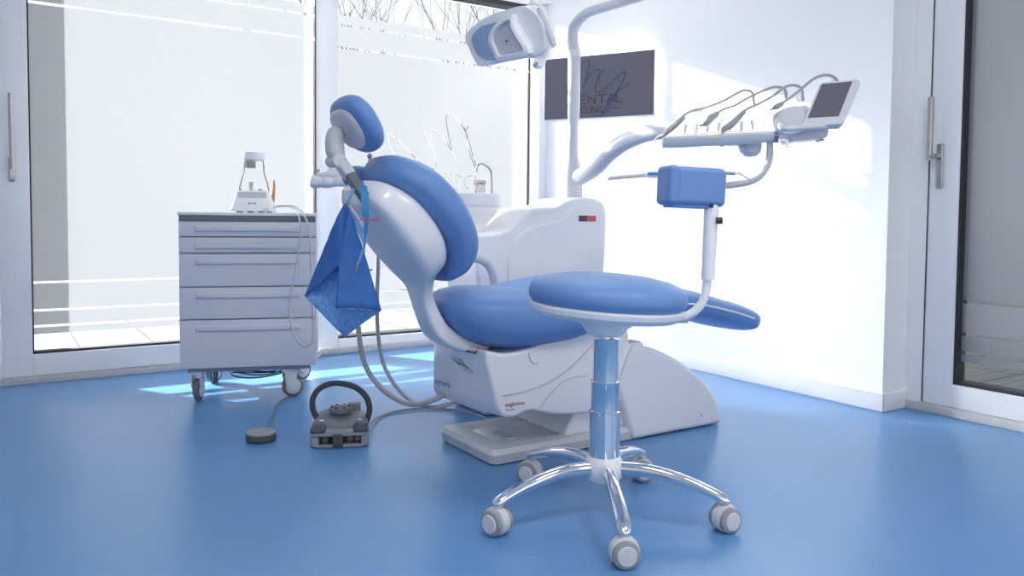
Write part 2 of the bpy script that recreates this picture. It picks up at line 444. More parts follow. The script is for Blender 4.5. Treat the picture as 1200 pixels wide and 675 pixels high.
# --- door_1 : glazed door in the recess on the right
d1 = bpy.data.objects.new('door_1', None); COL.objects.link(d1); d1['kind'] = 'structure'; d1.location = (XD, 1.2, 0); ORG['door_1'] = V((XD, 1.2, 0))
y1, y0, zb, zt = 1.725, .30, .132, 2.14
b = B(); b.box2((XD, 1.850, .035), (XD+.10, 1.922, 2.26), .003)
b.box2((XD, .02, .035), (XD+.10, .10, 2.26), .003); b.box2((XD, .10, 2.22), (XD+.10, 1.85, 2.26))
obj('outer_frame', b, 'frame', d1)
b = B(); b.box2((XD+.004, y1, .037), (XD+.085, 1.846, 2.22), .004); b.box2((XD+.004, .104, .037), (XD+.085, y0, 2.22), .004)
b.box2((XD+.004, y0, .037), (XD+.085, y1, zb), .004); b.box2((XD+.004, y0, zt), (XD+.085, y1, 2.22), .004)
obj('leaf_frame', b, 'frame', d1)
b = B(); b.box2((XD+.012, y1-.010, zb), (XD+.08, y1, zt)); b.box2((XD+.012, y0, zb), (XD+.08, y1-.01, zb+.014)); b.box2((XD+.012, y0, zt-.01), (XD+.08, y1-.01, zt)); b.box2((XD+.012, y0, zb), (XD+.08, y0+.01, zt))
b.box2((XD+.002, 1.8465, .04), (XD+.004, 1.8495, 2.22))
obj('gasket', b, 'gasket', d1, smooth=False)
pane(d1, 'glass_pane', (XD+.050, y0, zb), (XD+.058, y1, zt))
film_bands(d1, 'x', y0, y1-.01, XD+.048)
hp = 1.800
h = obj('handle', B().box2((XD-.010, hp-.014, .930), (XD+.004, hp+.014, 1.112), .006).cyl((XD-.006, hp, 1.06), (XD-.040, hp, 1.06), .011).cyl((XD-.040, hp-.002, 1.06), (XD-.040, hp+.022, 1.06), .010), 'steel', d1, label='brushed steel handle plate with upright lever')
obj('lever', B().cyl((XD-.040, hp+.024, 1.045), (XD-.040, hp+.024, 1.30), .0115), 'steel', h)
struct('trim_3', B().box2((XD-.012, .0, 0), (XD+.10, 1.922, .036), .003), 'sill')

# ================================================================== OUTSIDE
struct('terrace_paving', B().box2((-7, 4.44, -.12), (14, 18, -.03)).box2((3.42, -5, -.12), (14, 4.44, -.03)), 'tiles', smooth=False)
struct('wall_outside_left', B().box2((-3.3, 4.66, -.12), (-.02, 4.68, 3.2)).box2((-.10, 4.46, -.12), (.10, 4.68, 3.2)), 'wall')
struct('wall_and_sun_blocker_right', B().box2((3.09, 4.52, -.12), (3.42, 4.72, 3.2)).box2((3.42, 4.50, -.12), (9.5, 4.72, 3.2)), 'wall')  # long box past the corner: unseen, added to shade the terrace by the door

def tree(x, y, h, seed, lab, nst=2):
    rnd = random.Random(seed); b = B()
    def branch(p, d, L, r, lev):
        n = 4; pts = [p]; dd = d.copy()
        for i in range(n):
            dd = (dd+V((rnd.uniform(-.2, .2), rnd.uniform(-.2, .2), rnd.uniform(-.06, .16)))).normalized(); pts.append(pts[-1]+dd*L/n)
        b.tube(pts, [r*(1-.45*i/n) for i in range(n+1)], 5 if lev < 2 else 3)
        if lev >= 5 or r < .004: return
        for k in range(rnd.randint(2, 3) + (1 if lev > 1 else 0)):
            i = rnd.randint(1, n); ax = V((rnd.uniform(-1, 1), rnd.uniform(-1, 1), rnd.uniform(.0, .9))).normalized()
            branch(pts[i], (dd*.75+ax*.75).normalized(), L*rnd.uniform(.55, .8), r*(1-.45*i/n)*rnd.uniform(.5, .68), lev+1)
    for k in range(nst):
        a = rnd.uniform(0, 6.28)
        branch(V((x, y, -.1)), V((.32*cos(a), .32*sin(a), 1)).normalized(), h*.40, .036, 0)
    tag(obj('bare_tree', b, 'bark', None, base=(x, y, -.05)), lab, 'tree', 'bare trees beyond the terrace')
tree(3.55, 8.6, 5.6, 11, 'bare leafless tree outside, leftmost above the frosted window stripes', 5)
tree(4.65, 8.9, 6.0, 23, 'bare leafless tree outside, in the middle of the clear strip left of the lamp', 7)
tree(5.5, 9.2, 5.8, 31, 'bare leafless tree with crossing branches outside, just left of the lamp head', 6)
tree(6.6, 8.8, 6.2, 47, 'bare leafless tree outside, its twigs directly above and behind the lamp head', 6)

# ================================================================== DENTAL CHAIR
YC = 2.32
ch = thing('dental_chair', 'blue upholstered dental chair with white shell and lifting base in the room centre', 'dental chair', (1.75, YC, 0))
# footplate
def rrect(x0, y0, x1, y1, r, z, n=6):
    out = []
    for cx, cy, a0 in ((x1-r, y1-r, 0), (x0+r, y1-r, 90), (x0+r, y0+r, 180), (x1-r, y0+r, 270)):
        for k in range(n+1):
            a = R_(a0+90*k/n); out.append(V((cx+r*cos(a), cy+r*sin(a), z)))
    return out
b = B().ring_loft([rrect(1.320, 2.140, 2.12, 2.50, .03, .004), rrect(1.315, 2.135, 2.12, 2.505, .032, .034), rrect(1.325, 2.145, 2.12, 2.495, .028, .050),
                   rrect(1.365, 2.185, 2.10, 2.455, .03, .052), rrect(1.40, 2.215, 2.08, 2.425, .03, .043)])
fp = obj('base_plate', b, 'dgrey_white', ch)
obj('tread_panel', B().ring_loft([rrect(1.40, 2.215, 2.08, 2.425, .03, .043), rrect(1.405, 2.22, 2.07, 2.42, .03, .047)]), 'base_metal', fp)
obj('foot_switch_plate', B().ring_loft([rrect(1.425, 2.225, 1.475, 2.33, .012, .047), rrect(1.43, 2.23, 1.47, 2.325, .01, .055)]), 'grey_white', fp)
obj('seal_strip', B().ring_loft([rrect(1.326, 2.146, 2.1, 2.494, .028, 0), rrect(1.326, 2.146, 2.1, 2.494, .028, .005)]), 'black', fp)

YN = 2.125
def outl(pts, Y, n=5, closed=True): return smooth_path([PY(a, c, Y) for a, c in pts], n, closed)
# base cover (rear fairing)
top = smooth_path([PY(x, y, YN) for x, y in [(735, 402), (768, 409), (800, 425), (824, 444), (838, 462), (845, 478)]], 5)
poly = top+[V((top[-1].x+.012, YN, .004)), V((1.90, YN, .004))]+[PY(x, y, YN) for x, y in [(733, 480), (724, 452), (727, 425)]]
obj('base_column', B().prism([V((1.62, 0, .045)), V((1.98, 0, .045)), V((1.98, 0, .35)), V((1.76, 0, .33))], 1, 2.16, 2.48), 'white', ch, bevel=.015)
bc = obj('base_cover', B().prism(poly, 1, YN, 2.515), 'white', ch, bevel=.022, seg=5)
arc = smooth_path([PY(x, y, YN-.001) for x, y in [(742, 403.5), (736, 415), (730, 432), (724, 448)]], 6)
obj('cover_joint', B().tube(arc, .0035, 8), 'dgrey_white', bc)
p = PY(822, 487, YN-.002); obj('screw', B().cyl(p, p+V((0, .01, 0)), .0028, n=10), 'mid', bc)
pl_ = smooth_path([PY(x, y, YN-.0025) for x, y in [(735, 487), (775, 480), (845, 474)]], 1)

# lifting seat support
YB = 2.135
front_top = smooth_path([PY(x, y, YB) for x, y in [(569, 411), (600, 414), (650, 398), (700, 380), (735, 372)]], 4)
low = smooth_path([PY(x, y, YB) for x, y in [(745, 455), (722, 474), (692, 484), (650, 486), (622, 482), (601, 490), (588, 488)]], 4)
back = smooth_path([PY(x, y, YB) for x, y in [(583, 478), (576, 450), (570, 425)]], 3)
poly = front_top+low+back
bs = B().prism(poly, 1, YB, 2.50)
for v in bs.bm.verts:                                          # the rear face flares towards the far side at its foot
    if v.co.x < 1.40 and v.co.y > 2.3: v.co.x -= .045*min(1, max(0, (.34-v.co.z)/.15))
ss = obj('seat_support', bs, 'white', ch, bevel=.024, seg=5)
# sculpted side panel seam and details
seam = smooth_path([PY(x, y, YB-.0012) for x, y in [(590, 463), (612, 459), (640, 449), (668, 430), (690, 408), (706, 392)]], 6)
obj('panel_seam', B().tube(seam, .0028, 8), 'grey_white', ss)
seam = smooth_path([PY(x, y, YB-.0012) for x, y in [(687, 440), (665, 444), (650, 456), (632, 478)]], 6)
obj('panel_seam', B().tube(seam, .0018, 8), 'grey_white', ss)
seam = smooth_path([PY(x, y, YB-.0012) for x, y in [(620, 413), (621, 420), (625, 425), (631, 425)]], 5)
obj('panel_seam', B().tube(seam, .0022, 8), 'grey_white', ss)
p = PY(592, 477, YB-.0015)
obj('maker_print', text_builder('miglionico', .0185, frame(p, (1, 0, 0), (0, 0, 1), (0, -1, 0)), spacing=1.0), 'red', ss)
p = PY(593, 481.5, YB-.0015)
obj('maker_print', text_builder('made in italy', .006, frame(p, (1, 0, 0), (0, 0, 1), (0, -1, 0))), 'ink2', ss)
# back face prints: face of the support towards -x
pa, pb = PY(573, 435, YB), PY(579, 465, YB)
dz = (pa-pb).normalized(); bx = lambda z: pa.x+(pb.x-pa.x)*(z-pa.z)/(pb.z-pa.z)-.0012
def back_frame(y, z): return frame((bx(z)-.003, y, z), (0, -1, 0), (dz.x, 0, dz.z), (-dz.z, 0, dz.x))
TBK = back_frame(2.32, .30)
ya_, za_ = 2.468, .212
c_ = .045*min(1, (.34-za_)/.15)
xa_ = bx(za_)-c_*(ya_-2.135)/.365-.003
xd_ = V((c_/.365, -1, 0)).normalized(); zd_ = V((dz.x, 0, dz.z))
obj('model_print', text_builder('syncro', .034, frame((xa_, ya_, za_), xd_, zd_, xd_.cross(zd_))), 'blueprint', ss)
q = proj_on(TBK, 541, 427, .002); T = back_frame(q.y, q.z) @ Matrix.Translation((0, 0, .0022)); b = B()
for k in range(4):
    o_ = (k-1.5)*.023
    b.strip([(p.x, p.y) for p in smooth_path([(-.032+o_, .020, 0), (-.018+o_, .006, 0), (.0+o_*.7, .001, 0), (.018+o_, -.006, 0), (.034+o_, -.020, 0)], 4)], .0022, T)
obj('emblem_print', b, 'ink2', ss)

# seat cushion
st = [(V((1.215, YC, .520)), V((1.225, YC, .46)), .09),
      (V((1.245, YC, .548)), V((1.265, YC, .41)), .155),
      (V((1.32, YC, .570)), V((1.335, YC, .372)), .205),
      (V((1.42, YC, .582)), V((1.42, YC, .354)), .230),
      (V((1.52, YC, .588)), V((1.51, YC, .350)), .240),
      (V((1.64, YC, .592)), V((1.64, YC, .362)), .245),
      (V((1.78, YC, .588)), V((1.78, YC, .400)), .240),
      (V((1.92, YC, .575)), V((1.92, YC, .440)), .225),
      (V((2.04, YC, .555)), V((2.04, YC, .455)), .205),
      (V((2.10, YC, .530)), V((2.10, YC, .480)), .17)]
bs = B().superloft(st, 36, 2.5, sub=5)
for v in bs.bm.verts:                                         # saddle hollow in the seat top
    if v.co.z > .50:
        u = (v.co.y-YC)/.25; k = max(0, 1-abs(v.co.x-1.50)/.22)
        v.co.z -= .035*k*(1-u*u)
se = obj('seat', bs, 'blue', ch, angle=60)
# leg rest
st = [(V((2.06, YC, .545)), V((2.06, YC, .455)), .17), (V((2.12, YC, .542)), V((2.11, YC, .435)), .200), (V((2.25, YC, .523)), V((2.23, YC, .415)), .202),
      (V((2.42, YC, .482)), V((2.40, YC, .378)), .200), (V((2.54, YC, .448)), V((2.51, YC, .348)), .192), (V((2.60, YC, .425)), V((2.575, YC, .338)), .175), (V((2.630, YC, .400)), V((2.615, YC, .352)), .13)]
lr = obj('leg_rest', B().superloft(st, 32, 3.0, sub=4), 'blue', ch, angle=60)
b = B(); b.tube(smooth_path([(2.10, YC-.206, .487), (2.25, YC-.206, .469), (2.42, YC-.20, .432), (2.53, YC-.192, .402)], 4), .0035, 8)
obj('piping', b, 'wplastic', lr)
# back rest shell and cushion
SH = [((.945, .905), (.905, .875), .07), ((.985, .90), (.925, .83), .135), ((1.06, .86), (.965, .775), .17), ((1.12, .80), (1.005, .72), .18),
      ((1.165, .73), (1.05, .665), .175), ((1.182, .665), (1.095, .612), .145), ((1.170, .610), (1.122, .572), .085), ((1.175, .55), (1.132, .532), .058),
      ((1.200, .49), (1.152, .47), .056), ((1.24, .435), (1.185, .405), .062), ((1.305, .395), (1.25, .362), .075), ((1.375, .375), (1.33, .350), .085)]
st = [(V((a[0], YC, a[1])), V((c[0], YC, c[1])), w) for a, c, w in SH]
sh = obj('backrest_shell', B().superloft(st, 40, 4.2, sub=5), 'white', ch, angle=50)
CU = [((1.005, .982), (.982, .955), .06), ((1.045, .986), (.980, .912), .125), ((1.125, .955), (1.025, .860), .190), ((1.205, .885), (1.10, .785), .212),
      ((1.262, .800), (1.16, .715), .208), ((1.290, .715), (1.19, .655), .185), ((1.275, .645), (1.195, .605), .150), ((1.240, .600), (1.20, .590), .09)]
st = [(V((a[0], YC, a[1])), V((c[0], YC, c[1])), w) for a, c, w in CU]
bs = B().superloft(st, 36, 2.6, sub=5)
q = PY(419, 208, YC+.13); bs.sphere(q, (.050, .055, .038))
cu = obj('backrest_cushion', bs, 'blue', ch, angle=60)
# shell print
p = PY(421, 259, YC-.16)
obj('maker_print', text_builder('miglionico', .018, frame(p, (.93, .0, -.0), (0, 0, 1), (0, -1, 0))), 'red', sh)
# gap line at the foot of the shell
TBK = back_frame(2.32, .30)
g_ = [proj_on(TBK, x, y, .002) for x, y in [(530, 407), (544, 410.5), (557, 414), (559, 411)]]
obj('hinge_gap', B().tube(g_, .0028, 6), 'black', ss)

# head rest
hc = V((.926, YC, 1.084)); hn = V((.80, 0, .56)).normalized()
TH = look(hc, hn)                       # x: along width, y: up along pad, z: facing
hr = bpy.data.objects.new('headrest', None); COL.objects.link(hr); hr.parent = ch; ORG['headrest'] = ORG['dental_chair']
def pad_loft(T, w, h, z0, z1, ex=2.4, n=40, steps=10):
    b = B(); rings = []
    for i in range(steps+1):
        t = -1+2*i/steps; k = (1-abs(t)**2.6)**(1/2.6) if abs(t) < 1 else .02
        k = max(k, .02)
        z = (z0+z1)/2+(z1-z0)/2*t
        rings.append([T @ V((w*k*math.copysign(abs(cos(a))**(2/ex), cos(a)), h*k*math.copysign(abs(sin(a))**(2/ex), sin(a))*(1.0-.12*sin(a)), z)) for a in [2*pi*j/n for j in range(n)]])
    return b.ring_loft(rings)
obj('headrest_pad', pad_loft(TH, .118, .094, -.038, .046), 'blue', hr, angle=70)
obj('headrest_plate', pad_loft(TH, .088, .068, -.052, .0), 'grey_white', hr, angle=70)
jc = AT(393, 166, (hc-cC).dot(cF)-.02)
b = B()
b.superloft([(jc+V((.014, 0, .044)), jc+V((-.012, 0, .044)), .012), (jc+V((.022, 0, .030)), jc+V((-.022, 0, .034)), .026), (jc+V((.024, 0, -.01)), jc+V((-.030, 0, 0)), .030), (jc+V((.028, 0, -.045)), jc+V((-.026, 0, -.04)), .030), (jc+V((.022, 0, -.062)), jc+V((-.008, 0, -.06)), .016)], 20, 2.4, sub=3)
j1 = obj('swivel_joint', b, 'dgrey_white', hr, angle=60)
b = B(); b.tube(smooth_path([jc+V((.0, 0, .03)), jc+V((.03, 0, .035)), hc-hn*.035], 4), .017, 12)
obj('clamp', b, 'grey_white', hr)
obj('pivot_pin', B().tube([jc+V((.0, -.036, -.058)), jc+V((.0, .036, -.058))], .020, 16), 'dgrey_white', hr)
ra, rb = jc+V((.010, -.01, -.060)), AT(428, 232, 2.36)
Tb = look(ra, rb-ra, (0, 1, 0)); L = (rb-ra).length
obj('sleeve', B().box((0, 0, .032), (.036, .040, .065), Tb, .008), 'grey_white', hr)
obj('slide_bar', B().box((0, 0, .055+(L-.055)/2), (.026, .032, L-.055), Tb, .002), 'mid', hr, label='dark grey flat sliding bar')
p = AT(433.5, 183, 2.62)
obj('release_lever', B().cyl(p, AT(430, 216, 2.6), .0035, n=10).sphere(p, .009), 'lgrey', ch)
# left arm rest on the far side
ap = smooth_path([PY(548, 303, 2.60), PY(560, 303, 2.60), PY(571, 309, 2.60), PY(577, 320, 2.60), PY(579, 335, 2.60)], 5)
ar = obj('armrest', B().tube(ap, .017, 14), 'grey_white', ch)
obj('armrest_post', B().tube([PY(579, 334, 2.60), V((1.50, 2.56, .47))], .012, 10), 'grey_white', ar)

# ================================================================== TREATMENT UNIT (side column)
un = thing('dental_unit', 'white cabinet of the dental unit with spittoon, light pole and swing arm behind the chair', 'dental unit', (1.9, 2.8, 0))
YU = 2.70
prof = [(555, 276), (575, 275), (594, 270), (610, 257), (624, 245), (640, 243), (652, 243), (664, 236), (682, 231), (700, 234), (709, 242), (711, 262), (709, 310), (704, 355)]
poly = smooth_path([PY(x, y, YU) for x, y in prof], 4)
xr, xl = poly[-1].x, poly[0].x
poly += [V((xr-.03, YU, .002)), V((xl+.06, YU, .002)), PY(560, 330, YU)]
ub = obj('unit_body', B().prism(poly, 1, YU, 2.96), 'wplastic', un, bevel=.024, seg=5)
prof = [(594, 330), (594, 308), (598, 291), (607, 277), (621, 266), (640, 262), (655, 258), (668, 245), (685, 241), (700, 243), (705, 250), (705, 300), (702, 340)]
poly = smooth_path([PY(x, y, YU) for x, y in prof], 4)
obj('side_panel', B().prism(poly, 1, YU-.012, YU+.02), 'wplastic', ub, bevel=.010, seg=3)
p0, p1 = PY(678.5, 259.5, YU-.0145), PY(698.5, 252.8, YU-.0145); xm = p0.x+(p1.x-p0.x)*.47
obj('sticker', B().box2((p0.x, YU-.0145, p0.z), (xm, YU-.012, p1.z)), 'dark_label', ub, label='dark half of small name sticker')
obj('sticker', B().box2((xm, YU-.0145, p0.z), (p1.x, YU-.012, p1.z)), 'red_label', ub, label='red half of small name sticker')
# pole
PB = V(PY(671, 229, 2.83)); px_ = PB.x; py_ = 2.83
zc = lambda y: PY(671, y, 2.83).z
T = frame((px_, py_, 0), (1, 0, 0), (0, 1, 0), (0, 0, 1))
obj('pole_collar', B().lathe([(.042, zc(232)), (.042, zc(226)), (.041, zc(205)), (.036, zc(198)), (.024, zc(184))], T, 28), 'arm', un)
obj('pole', B().lathe([(.022, zc(200)), (.022, zc(150)), (.027, zc(135)), (.0275, zc(62)), (.0275, zc(61))], T, 24), 'arm', un)
pp = [V((px_, py_, zc(63)))] + [AT(x, y, d) for x, y, d in [(671, 40, 3.50), (676, 27, 3.47), (686, 17, 3.42), (700, 11, 3.35), (730, 2, 3.20), (790, -18, 2.95), (860, -42, 2.75)]]
obj('light_arm', B().tube(smooth_path(pp, 5), lerps([.027, .025, .023, .022, .022, .021, .020, .020], 5), 16), 'arm', un)
obj('pole_joint_ring', B().lathe([(.0278, zc(66)), (.0285, zc(64)), (.0285, zc(61)), (.0278, zc(59))], T, 24), 'white', un)
tip = pp[-1]
l0 = AT(628, 2, 2.55)
obj('light_arm_return', B().tube(smooth_path([tip, tip+V((-.02, -.05, .03)), AT(760, -50, 2.6), AT(680, -30, 2.56), AT(640, -12, 2.55)], 4), .02, 12), 'arm', un)
# swing arm to the instrument table
sa = [V((px_+.01, py_-.01, zc(210))), AT(697, 196, 3.40), AT(715, 178, 3.32), AT(740, 163, 3.22), AT(775, 154, 3.10), AT(830, 157, 3.0), AT(870, 163, 2.92)]
obj('swing_arm', B().tube(smooth_path(sa, 6), lerps([.036, .038, .037, .034, .031, .029, .028], 6), 18), 'arm', un)

# spittoon on the column
sc_ = V((PY(556, 235, 2.90).x, 2.90, 0))
zq = lambda y: PY(556, y, 2.90).z
T = frame((sc_.x, sc_.y, 0), (1, 0, 0), (0, 1, 0), (0, 0, 1))
sb = obj('spittoon_bowl', B().lathe([(.05, zq(276)), (.052, zq(266)), (.055, zq(262)), (.075, zq(256)), (.098, zq(250)), (.104, zq(246)), (.104, zq(243)), (.118, zq(240)), (.122, zq(232)), (.122, zq(228)), (.116, zq(227)), (.10, zq(236)), (.05, zq(244))], T, 36, 1.0, .85), 'wplastic', un)
obj('bowl_pedestal', B().lathe([(.07, zq(300)), (.066, zq(286)), (.055, zq(270))], T, 28), 'wplastic', un)
tp = PY(576, 229, 2.88)
pth = smooth_path([PY(576.3, 230, 2.86), PY(576, 210, 2.86), PY(574.5, 199, 2.86), PY(566, 192, 2.86), PY(560, 194, 2.86), PY(558, 201, 2.86)], 5)
obj('filler_tap', B().tube(pth, .0042, 10), 'steel', un, label='thin curved steel water pipe')

# cup under the tap
cp = PY(562, 229.5, 2.86); cz = cp.z-.012
cupo = thing('drinking_cup', 'small paper cup with brown print standing on the spittoon under the tap', 'cup', (cp.x, 2.86, cz))
T = frame((cp.x, 2.86, cz), (1, 0, 0), (0, 1, 0), (0, 0, 1))
hcup = PY(562, 212, 2.86).z-cz; rc = .027
obj('cup_wall', B().lathe([(.001, .002), (rc*.72, 0), (rc*.98, hcup), (rc*1.03, hcup+.002), (rc*.93, hcup), (rc*.66, .006), (.001, .006)], T, 28), 'cup', cupo)
b = B(); rnd = random.Random(3)
for i in range(44):
    a = rnd.uniform(-pi, 0)+YAW*-1; z = rnd.uniform(.12, .9)*hcup; r = rc*(.72+.26*z/hcup)+.0006
    c = V((r*cos(a), r*sin(a), z)); tdir = V((-sin(a), cos(a), 0)); ww = rnd.uniform(.002, .005); hh = rnd.uniform(.0015, .004)
    Tc = T @ frame(c, tdir, (0, 0, 1), tdir.cross(V((0, 0, 1)))); b.box((0, 0, 0), (ww, hh, .0008), Tc)
for z in (.80, .86):
    b.lathe([(rc*(.72+.26*z)+.0004, z*hcup), (rc*(.72+.26*z)+.001, z*hcup+.0008), (rc*(.72+.26*z)+.0004, z*hcup+.0016)], T, 24)
obj('cup_print', b, 'tan', cupo)

# assistant holder behind the head rest
ah = thing('suction_hose_holder', 'white assistant holder with three hose rests behind the headrest', 'instrument holder', AT(395, 212, 3.10))
D = 3.10
b = B()
Ta = frame(AT(398, 212, D), cR, cF, cU)
k = D/FPX
b.superloft([(Ta@V((-14*k, 0, 4*k)), Ta@V((-14*k, 0, -6*k)), .02), (Ta@V((10*k, 0, 5*k)), Ta@V((10*k, 0, -7*k)), .03), (Ta@V((42*k, 0, 5*k)), Ta@V((42*k, 0, -7*k)), .03)], 20, 3.2, dirw=tuple(cF), sub=3)
obj('holder_body', b, 'wplastic', ah, angle=60)
for xx, r in ((-33, 7), (-20, 7.5)):
    c = Ta@V((xx*k, 0, -1*k)); b = B()
    b.superloft([(c+cU*8*k+cR*2*k, c-cU*3*k, .012), (c+cU*8*k+cR*3*k, c-cU*7*k, .03), (c+cU*7*k+cR*10*k, c-cU*7*k+cR*9*k, .03), (c+cU*5*k+cR*16*k, c-cU*5*k+cR*16*k, .02)], 18, 2.6, dirw=tuple(cF), sub=3)
    obj('hose_rest', b, 'wplastic', ah, angle=60)
b = B(); b.superloft([(AT(372, 203, D), AT(372, 208, D), .02), (AT(384, 200, D), AT(384, 210, D), .03), (AT(392, 187, D+.02), AT(400, 210, D), .03), (AT(398, 180, D+.05), AT(412, 205, D), .025)], 18, 2.6, dirw=tuple(cF), sub=3)
obj('holder_neck', b, 'wplastic', ah, angle=60)
obj('holder_arm', B().tube(smooth_path([AT(435, 213, D), AT(480, 225, 3.15), AT(530, 262, 3.2), V((1.68, 2.85, .66))], 5), .022, 12), 'wplastic', ah)
obj('rest_button', B().cyl(AT(371, 202, D), AT(371, 198.5, D), .012), 'lgrey', ah)

# two thick suction hoses falling to the floor and into the seat support
def fl(x, y, r): return PZ(x, y, r)
hoA = [AT(414, 222, 3.02), AT(417, 300, 2.98), AT(419, 345, 2.95), AT(420, 385, 2.92), AT(427, 425, 2.88), AT(444, 452, 2.85), AT(466, 468, 2.80), AT(486, 474, 2.77), AT(504, 470, 2.75), AT(522, 462, 2.78)]
hoB = [AT(444, 222, 3.05), AT(443.5, 300, 2.98), AT(442, 350, 2.95), AT(443, 390, 2.92), AT(449, 425, 2.90), AT(462, 450, 2.86), AT(482, 470, 2.82), AT(503, 477, 2.78), AT(522, 475, 2.76), AT(540, 468, 2.78)]
tag(obj('suction_hose', B().tube(smooth_path(hoA, 6), .0095, 14), 'hose', base=hoA[0]), 'thick grey suction hose running from behind the blue bib down to the chair', 'hose', 'suction hoses')
tag(obj('suction_hose', B().tube(smooth_path(hoB, 6), .0070, 14), 'hose', base=hoB[0]), 'thinner grey suction hose right of the thick one beside the chair back', 'hose', 'suction hoses')

# ================================================================== INSTRUMENT TABLE
DT = 2.78; kt = DT/FPX
itb = thing('instrument_table', 'white swinging dentist instrument table with screen and handle above the leg rest', 'instrument table', AT(855, 165, DT))
tx = (cR*cos(R_(3.2))+cU*sin(R_(3.2))).normalized()
fwd = (cF*cos(R_(24))+cU*sin(R_(24))); ty = (fwd-tx*fwd.dot(tx)).normalized(); tz = tx.cross(ty).normalized()
TT = frame(AT(852, 157, DT), tx, ty, tz)
def tpt(x, y, z=0): return TT @ V((x, y, z))
# body: outline in table plane
tb = [(-.222, .012), (-.205, -.006), (.150, -.006), (.165, .015), (.165, .175), (-.150, .175), (-.185, .120)]
b = B().plate(tb, TT, -.030)
b2 = [tpt(x, y, .0) for x, y in tb]
ttop = obj('table_body', b, 'dgrey_white', itb, bevel=.008, seg=3)
obj('front_rail', B().superloft([(tpt(-.222, -.006, .004), tpt(-.222, -.002, -.030), .006), (tpt(-.205, -.012, .008), tpt(-.205, -.006, -.036), .012), (tpt(.0, -.014, .008), tpt(.0, -.008, -.037), .013), (tpt(.160, -.012, .008), tpt(.160, -.006, -.036), .012)], 20, 3, dirw=tuple(ty), sub=3), 'arm', itb, angle=60)
# three shallow panels on the top
for i, (xa, xb) in enumerate(((-.165, -.100), (-.085, -.020), (-.005, .060), (.075, .140))):
    b = B(); b.plate([(xa-.01, .02), (xb-.01, .02), (xb+.03, .16), (xa+.03, .16)], frame(tpt(0, 0, .001), tx, ty, tz), .002)
    pnl = obj('rest_panel', b, 'grey_white', itb)
    obj('groove', B().plate([(xa+.02, .03), (xa+.025, .03), (xa+.055, .145), (xa+.05, .145)], frame(tpt(0, 0, .0031), tx, ty, tz), .0006), 'mid', pnl)
# right cheek and handle
ck = [AT(x, y, DT-.02) for x, y in [(906, 150), (905, 141), (910, 132), (921, 126), (936, 124), (944, 133), (944, 150), (930, 158), (914, 158)]]
ckp = smooth_path(ck, 4, True)
b = B(); b.ring_loft([[p-cF*.006 for p in ckp], [p+cF*.10 for p in ckp]])
obj('side_cheek', b, 'arm', itb, bevel=.008, seg=3)
obj('grab_handle', B().tube(smooth_path([AT(914, 146, DT-.02), AT(918, 150, DT-.075), AT(926, 150.5, DT-.085), AT(945, 149, DT-.085), AT(964, 148, DT-.08)], 4), [.011]*17, 16).sphere(AT(965, 148, DT-.08), .012), 'arm', itb)
b = B(); sp = [AT(x, y, DT) for x, y in [(922, 152), (970, 147), (972, 154), (970, 161), (950, 164), (926, 165)]]
b.ring_loft([[p for p in sp], [p+cF*.10 for p in sp]])
obj('side_shelf', b, 'arm', itb, bevel=.004, seg=2)
sp = [AT(x, y, DT-.004) for x, y in [(934, 160), (936, 158.5), (950, 160), (968, 163), (966, 165), (926, 166.5)]]
obj('clear_edge', B().ring_loft([[p for p in sp], [p+cF*.09 for p in sp]]), 'clear', itb, bevel=.001)
b = B(); c0, c1 = AT(913, 163, DT), AT(924, 173, DT)
pts = [AT(913, 163, DT), AT(924, 163, DT), AT(924, 173, DT), AT(913, 173, DT)]
obj('bur_block', B().ring_loft([[p for p in pts], [p+cF*.03 for p in pts]]), 'clear', itb, bevel=.001)
obj('valve_knob', B().cyl(AT(909, 160, DT), AT(909, 167, DT), .010), 'mid', itb)
# screen
sq = [AT(x, y, d) for x, y, d in [(938, 146, DT-.05), (963, 97, DT+.05), (1008, 93, DT+.03), (990, 144, DT-.07)]]
o_, xx, yy = (sq[0]+sq[1]+sq[2]+sq[3])/4, None, None
xs = ((sq[3]-sq[0])+(sq[2]-sq[1])).normalized(); ys = ((sq[1]-sq[0])+(sq[2]-sq[3])); ys = (ys-xs*ys.dot(xs)*.0).normalized()
zs = xs.cross(ys).normalized()
TS = frame(o_, xs, ys, zs)
inv = TS.inverted()
q = [proj_on(TS, x, y) for x, y in [(939, 147), (960, 99), (964, 96), (1004, 92), (1009, 96), (990, 142), (986, 145)]]
scb = obj('control_screen', B().ring_loft([[p for p in q], [p-zs*.006 for p in q], [p+(o_-p)*.10-zs*.040 for p in q]]), 'arm', itb, bevel=.005, seg=3, label='small tilted touch screen in white housing')
q = [proj_on(TS, x, y, .0012) for x, y in [(946.5, 138), (963, 98.5), (999, 95.2), (983, 136)]]
obj('display', B().ring_loft([[p for p in q], [p-zs*.002 for p in q]]), 'screen', scb, smooth=False)
q = proj_on(TS, 976, 94.5, .001); obj('red_mark', B().box((0, 0, 0), (.012, .0018, .001), frame(q, xs, ys, zs)), 'red_label', scb)
obj('screen_mount', B().sphere(AT(941, 131, DT+.02), .024), 'grey_white', itb)
